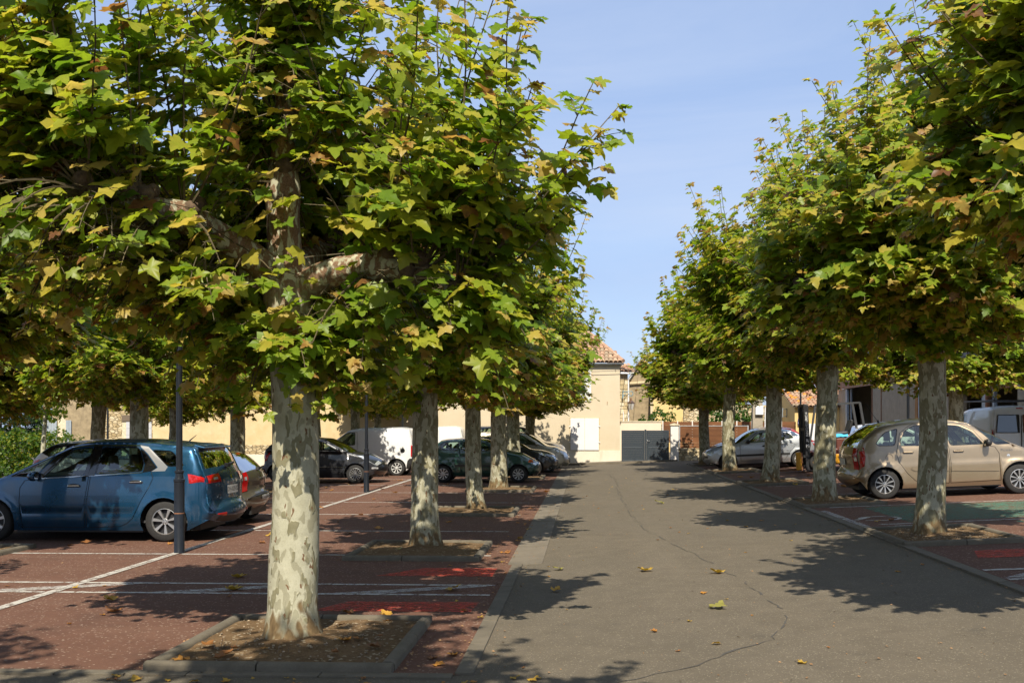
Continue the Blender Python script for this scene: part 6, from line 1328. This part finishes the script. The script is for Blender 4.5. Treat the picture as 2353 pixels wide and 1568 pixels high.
wp(41.25, 41.58, -0.3, 3.3, 'timber_post', 'wood_orange', -0.05, 0.2); MB().tube([(0.0, 40.95, -0.3), (0.0, 40.95, 3.4)], 0.12, 12).build('steel_pipe_post', M['blue_grey'], ws, True)
wp(36.9, 40.7, -0.3, zt_, 'wall_panel', 'render_grey', 0.02, 0.3)
wp(34.36, 34.66, -0.3, 2.9, 'door_frame', 'blue_grey', -0.05, 0.25); wp(34.22, 34.35, -0.3, 2.9, 'steel_frame', 'rust', -0.06, 0.1); wp(33.75, 33.9, -0.3, 2.6, 'door_edge', 'blue_grey', 0.0, 0.1)
wp(26.0, 32.0, -0.3, 4.4, 'wall_panel', 'render_grey', 0.02, 0.3); wp(32.0, 36.9, 2.42, 2.52, 'header_rail', 'rust', -0.05, 0.2)
k = 0; y = 40.9
while y < 54.3:                                     # ribbed fascia sheets
    m = MB(); v = []; f = []; ye = min(54.3, y+1.0); n = int((ye-y)/0.07)
    for i in range(n+1):
        yy = y+(ye-y-0.004)*i/n; x = -0.06 if (i % 3) == 0 else -0.10; v += [(x, yy, zt_), (x, yy, zt_+1.5)]
    for i in range(n): f.append((2*i, 2*i+1, 2*i+3, 2*i+2))
    m.add(v, f); m.build('fascia_sheet', M['fascia_brown'], ws); y = ye
y = 32.0
while y < 40.9:
    m = MB(); v = []; f = []; ye = min(40.9, y+1.0); n = int((ye-y)/0.07)
    for i in range(n+1):
        yy = y+(ye-y-0.004)*i/n; x = -0.04 if (i % 3) == 0 else -0.07; v += [(x, yy, 2.52), (x, yy, 4.4)]
    for i in range(n): f.append((2*i, 2*i+1, 2*i+3, 2*i+2))
    m.add(v, f); m.build('fascia_sheet', M['steel_grey'], ws); y = ye
MB().box(8.0, 8.2, 26, 54.2, -0.3, 4.6).box(0.3, 8.0, 54.0, 54.2, -0.3, 4.6).box(0.3, 8.0, 26, 26.2, -0.3, 4.6).build('back_walls', M['render_grey'], ws); MB().box(-0.12, 8.3, 25.9, 54.4, 4.6, 4.75).build('roof', M['steel_grey'], ws)
MB().box(0.3, 8.0, 26.2, 54.0, -0.02, 0.02).build('floor_slab', M['concrete'], ws); MB().box(2.6, 2.7, 40.8, 41.3, 0, 4.5).build('inner_post', M['dark_inside'], ws)
wb_ = empty('workbench', (14.6, 35.6, zg(13.5)+0.03), label='workbench with pale tabletop inside the open workshop bay', cat='workbench'); MB().box(-0.35, 0.35, -1.0, 1.0, 0.92, 0.98).build('top', M['wood_orange'], wb_)
for a in (-0.3, 0.3):
    for b in (-0.9, 0.9): MB().box(a-0.03, a+0.03, b-0.03, b+0.03, 0, 0.92).build('leg', M['steel_grey'], wb_)
for i, (dy, lb) in enumerate(((-0.55, 'white round canister on the workbench near the rusty frame'), (0.0, 'white round canister in the middle of the workbench'), (0.5, 'white round canister at the far end of the workbench'))): tag(MB().lathe([(0.001, 0), (0.13, 0), (0.14, 0.1), (0.10, 0.2), (0.001, 0.22)], 12).build('canister', M['pvc_white'], None, True, loc=(14.5, 35.6+dy, zg(13.5)+1.01)), lb, 'canister', 'canisters on the workbench')
cab = empty('cabinet', (15.6, 36.0, zg(13.5)+0.03), label='dark grey steel cabinet behind the workbench', cat='cabinet'); MB().box(-0.3, 0.3, -1.2, 1.2, 0, 1.75).build('body', M['steel_grey'], cab, bevel=0.01)
for i in range(3): MB().box(-0.32, -0.301, -1.18+i*0.8, -0.42+i*0.8, 0.05, 1.7).build('door', M['steel_grey'], cab)
for i, (dy, z_, s, mt, lb) in enumerate(((51.4, 0.0, 0.9, 'cardboard', 'large cardboard box in the workshop doorway'), (50.2, 0.0, 0.7, 'pvc_white', 'white appliance crate inside the workshop doorway'), (51.3, 0.92, 0.5, 'dark_blue', 'dark blue drum on the cardboard box'))):
    o = empty('storage_box' if i < 2 else 'drum', (15.0, dy, zg(13.5)+0.03+z_), label=lb, cat='box' if i < 2 else 'drum')
    if i < 2: MB().box(-s/2, s/2, -s*0.6, s*0.6, 0, s).build('carton', M[mt], o, bevel=0.01); MB().box(-s/2-0.004, s/2+0.004, -0.03, 0.03, 0.01, s+0.004).build('tape', M['plate_yellowish'], o)
    else: auto_smooth(MB().lathe([(0.001, 0), (0.28, 0), (0.29, 0.3), (0.28, 0.85), (0.001, 0.86)], 18).build('barrel', M[mt], o)); MB().lathe([(0.29, 0.5), (0.30, 0.52), (0.29, 0.54)], 18).build('hoop', M['black_steel'], o)

# ================================================================== FORKLIFT
fk = empty('forklift', (7.05, 32.7, zg(7.6)+0.01), (0, 0, 0), 'yellow and maroon forklift truck with black mast and overhead guard', 'forklift')
a = -math.atan(0.045); fk.rotation_euler = (0, a, 0)
ms_ = MB()
for y_ in (-0.38, 0.38): ms_.box(-0.02, 0.13, y_-0.06, y_+0.06, 0.05, 2.12)
for y_ in (-0.27, 0.27): ms_.box(0.0, 0.10, y_-0.04, y_+0.04, 0.08, 2.08)
for z_ in (0.4, 1.3, 2.06): ms_.box(0.0, 0.1, -0.4, 0.4, z_, z_+0.09)
ms_.tube([(0.05, 0, 0.1), (0.05, 0, 1.9)], 0.045, 8); mo = ms_.build('mast', M['black_steel'], fk, bevel=0.006)
make_text('mast_lettering', 'JUNGHEINRICH', 0.11, M['letter_white'], mo, (0.055, -0.445, 1.5), (R(90), R(-90), 0)); make_text('mast_lettering', 'R', 0.15, M['letter_white'], mo, (0.055, -0.445, 0.98), (R(90), 0, 0)); make_text('mast_lettering', 'M', 0.15, M['letter_white'], mo, (0.055, -0.445, 0.82), (R(90), 0, 0))
MB().box(-0.10, -0.03, -0.48, 0.48, 0.12, 0.20).box(-0.10, -0.03, -0.48, 0.48, 0.45, 0.53).build('carriage', M['black_steel'], fk)
for y_ in (-0.30, 0.30): MB().prism([(-0.15, 0.60), (-0.10, 0.60), (-0.10, 0.03), (-1.10, 0.03), (-1.10, 0.045), (-0.15, 0.085)], y_-0.06, y_+0.06).build('fork', M['rust'], fk)
MB().box(-0.30, -0.16, -0.42, -0.26, 0.06, 0.62).build('yellow_guard', M['fork_yellow'], fk)
MB().prism([(0.18, 0.18), (0.18, 0.62), (0.55, 0.66), (0.95, 0.70), (0.95, 1.02), (1.7, 1.02), (2.05, 0.95), (2.10, 0.5), (2.02, 0.22)], -0.50, 0.50).build('body', M['fork_maroon'], fk, bevel=0.03)
MB().box(0.55, 1.25, -0.52, 0.52, 0.22, 0.52).build('side_panel', M['fork_yellow'], fk, bevel=0.02); MB().prism([(0.92, 1.03), (1.72, 1.03), (1.60, 1.10), (0.98, 1.10)], -0.40, 0.40).build('engine_cover', M['fork_yellow'], fk, bevel=0.02)
MB().prism([(1.0, 1.11), (1.45, 1.11), (1.60, 1.55), (1.52, 1.60), (1.40, 1.22), (1.0, 1.20)], -0.25, 0.25).build('seat', M['plastic_black'], fk, bevel=0.03)
gdm = MB()
for y_ in (-0.45, 0.45): gdm.beam((0.28, y_, 0.62), (0.55, y_, 2.10), 0.06); gdm.beam((0.55, y_, 2.10), (1.75, y_, 2.12), 0.06); gdm.beam((1.75, y_, 2.12), (1.90, y_, 0.95), 0.07)
for k in range(7): gdm.beam((0.6+k*0.18, -0.45, 2.11), (0.6+k*0.18, 0.45, 2.11), 0.03)
gdm.build('overhead_guard', M['guard_grey'], fk)
MB().tube([(0.62, 0.1, 0.7), (0.80, 0.1, 1.22)], 0.03, 6).build('steering_column', M['plastic_black'], fk); MB().tube([(0.80+0.05*math.cos(q), 0.1+0.17*math.sin(q), 1.24+0.14*math.cos(q)) for q in [k*0.42 for k in range(16)]], 0.014, 5).build('steering_wheel', M['plastic_black'], fk)
for x_, r_ in ((0.35, 0.27), (1.72, 0.22)):
    for s in (-1, 1): wheel(fk, x_, s*0.46, r_, r_, 0.18, s, 'fork_yellow', 0)
bdg = MB().lathe([(0.001, 0), (0.09, 0)], 16, (0, 0, 0), 'Y').build('badge', M['fork_yellow'], fk, loc=(0.72, -0.531, 0.62)); 
# blue cloth and plastic bag lying on it
m = MB(); v = []; f = []; n = 12; rn = random.Random(2)
for j in range(n+1):
    for i in range(n+1):
        u, w_ = i/n, j/n; x = 0.55+0.75*u; y_ = -0.52+0.5*w_
        z_ = 1.14+0.06*noise.noise((u*5, w_*5, 1))-(0.75*(0.32-u) if u < 0.32 else 0)-(0.22*max(0, 0.35-w_) if u > 0.3 else 0); v.append((x, y_+0.06*noise.noise((u*4, w_*4, 7)), z_))
for j in range(n):
    for i in range(n): q = j*(n+1)+i; f.append((q, q+1, q+n+2, q+n+1))
m.add(v, f); cl = m.build('cloth', M['cloth_blue'], None, True, loc=(7.05, 32.7, zg(7.6)+0.06)); tag(cl, 'crumpled bright blue cloth draped over the forklift bonnet', 'cloth')
m = MB(); m.lathe([(0.001, -0.28), (0.10, -0.24), (0.13, -0.05), (0.09, 0.12), (0.03, 0.18), (0.05, 0.22)], 12, (0, 0, 0))
for i, q in enumerate(m.v): k_ = 1+0.25*noise.noise((q[0]*9, q[1]*9, q[2]*9)); m.v[i] = (q[0]*k_, q[1]*k_, q[2])
bg_ = m.build('plastic_bag', M['plastic_bag'], None, True, loc=(7.55, 32.12, zg(7.6)+0.74)); tag(bg_, 'pale plastic bag hanging on the forklift below the blue cloth', 'bag')
# ================================================================== OTHER GREENERY
def blob(name, label, cat, loc, clumps, n, size, mat, trunk=None, tones=(0.1, 0.9), seed=1, group=None):
    rnd = np.random.RandomState(seed); root = empty(name, loc, label=label, cat=cat, group=group); P = []; N = []
    for (cx, cy, cz, rx, ry, rz, wgt) in clumps:
        k = int(n*wgt); d = rnd.normal(size=(k, 3)); d /= np.linalg.norm(d, axis=1)[:, None]; r = rnd.uniform(0.45, 1.05, k)**0.5
        wob = 1+0.18*np.sin(d[:, 0]*5+seed)+0.15*np.sin(d[:, 2]*7+seed*2)
        P.append(np.array([cx, cy, cz])+d*(r*wob)[:, None]*np.array([rx, ry, rz])); N.append(d+np.array([0, 0, 0.7])+rnd.normal(0, 0.35, (k, 3)))
    P = np.vstack(P); N = np.vstack(N); k = len(P); tip = rnd.normal(0, 1, (k, 3))+np.array([0, 0, -0.5])
    V, F, T = leaf_geo(P, tip, N, rnd.uniform(0.6, 1.3, k)*size, rnd.uniform(tones[0], tones[1], k)**1.3, rnd.uniform(0, 0.3, k), rnd.uniform(0, 0.3, k), 'lo')
    tag(link_mesh('crown', np_mesh('crown', V, F, M[mat], T), root), kind='stuff')
    if trunk: MB().tube(*trunk, 9).build('trunk', M['wood_old'] if mat != 'leaf' else M['bark_pale'], root, True)
    return root
blob('hedge', 'green and golden clipped hedge beside the rough plaster house', 'hedge', (-25.2, 42.6, -0.85), [(x, 0, z, 0.75, 0.8, 0.7, 0.125) for x in (-2.4, -1.4, -0.4, 0.6, 1.6, 2.4) for z in (0.8, 1.9)], 5200, 0.10, 'hedge_leaf', seed=3)
blob('conifer', 'dark evergreen tree behind the hedge', 'tree', (-28.2, 47.0, -1.0), [(0, 0, z, 2.2*(1-z/9), 2.0*(1-z/9), 1.2, 0.2) for z in (1.5, 3, 4.5, 6, 7.5)], 5000, 0.16, 'dark_leaf', ([(0, 0, -0.2), (0, 0, 7.5)], [0.18, 0.04]), seed=5)
blob('evergreen_shrub', 'dark evergreen shrub left of the arched doorway', 'shrub', (-26.2, 46.6, -1.0), [(0, 0, z, 0.9, 0.9, 1.0, 0.33) for z in (1.2, 2.6, 3.8)], 2600, 0.13, 'dark_leaf', ([(0, 0, -0.2), (0.1, 0, 3.5)], [0.08, 0.03]), seed=6)
blob('young_tree', 'young tree with slim pale yellowish trunk before the hedge', 'tree', (-20.9, 37.6, zg(-20.9)), [(0.1, 0, 4.2, 1.2, 1.2, 1.3, 1.0)], 1300, 0.15, 'leaf', ([(0, 0, -0.1), (0.03, 0, 0.8), (0.08, 0, 1.7), (0.15, 0, 2.6), (0.1, 0, 3.9)], [0.115, 0.095, 0.085, 0.075, 0.03]), (0.1, 0.6), seed=7)
blob('purple_tree', 'purple leaved plum tree behind the small outbuilding', 'tree', (13.2, 63, 0.6), [(-0.8, 0, 4.0, 1.6, 1.4, 1.5, 0.5), (0.9, 0, 4.4, 1.7, 1.4, 1.6, 0.5)], 3200, 0.16, 'purple_leaf', ([(0, 0, 0), (0, 0, 3.5)], [0.16, 0.08]), seed=8)
blob('bush', 'loose green bush rising above the peach garden wall', 'bush', (3.95, 53.0, 0.2), [(0, 0, 1.9, 0.7, 0.5, 0.75, 0.7), (-0.9, 0, 1.7, 0.35, 0.4, 0.5, 0.3)], 900, 0.10, 'hedge_leaf', ([(0, 0, 0), (0, 0, 1.8)], [0.03, 0.015]), (0.1, 0.5), seed=9)
blob('bush', 'dark leafy bush above the plank fence under the plane tree', 'bush', (6.6, 51.2, 0.3), [(0, 0, 1.9, 1.0, 0.6, 0.9, 0.5), (1.4, 0, 1.7, 0.9, 0.6, 0.9, 0.5)], 1500, 0.13, 'hedge_leaf', ([(0, 0, 0), (0, 0, 1.8)], [0.04, 0.02]), (0.0, 0.4), seed=10)

blob('garden_tree', 'mid green garden tree behind the plank fences', 'tree', (7.5, 66, 0.4), [(-1.2, 0, 2.5, 1.8, 1.2, 2.0, 0.35), (1.2, 0, 3.0, 1.8, 1.2, 2.2, 0.35), (0, 0, 1.2, 2.6, 1.2, 1.4, 0.3)], 4200, 0.18, 'hedge_leaf', ([(0, 0, 0), (0, 0, 2.5)], [0.12, 0.06]), (0.0, 0.5), seed=12)
sw = empty('garden_wall', (0, 57.5, 0), label='old rubble wall beyond the plank fences', cat='wall'); MB().box(5.6, 10.9, 0, 0.4, 0, 2.9).build('wall_face', M['rubble'], sw); MB().box(5.55, 10.9, -0.05, 0.45, 2.9, 3.0).build('coping', M['stone_b'], sw)
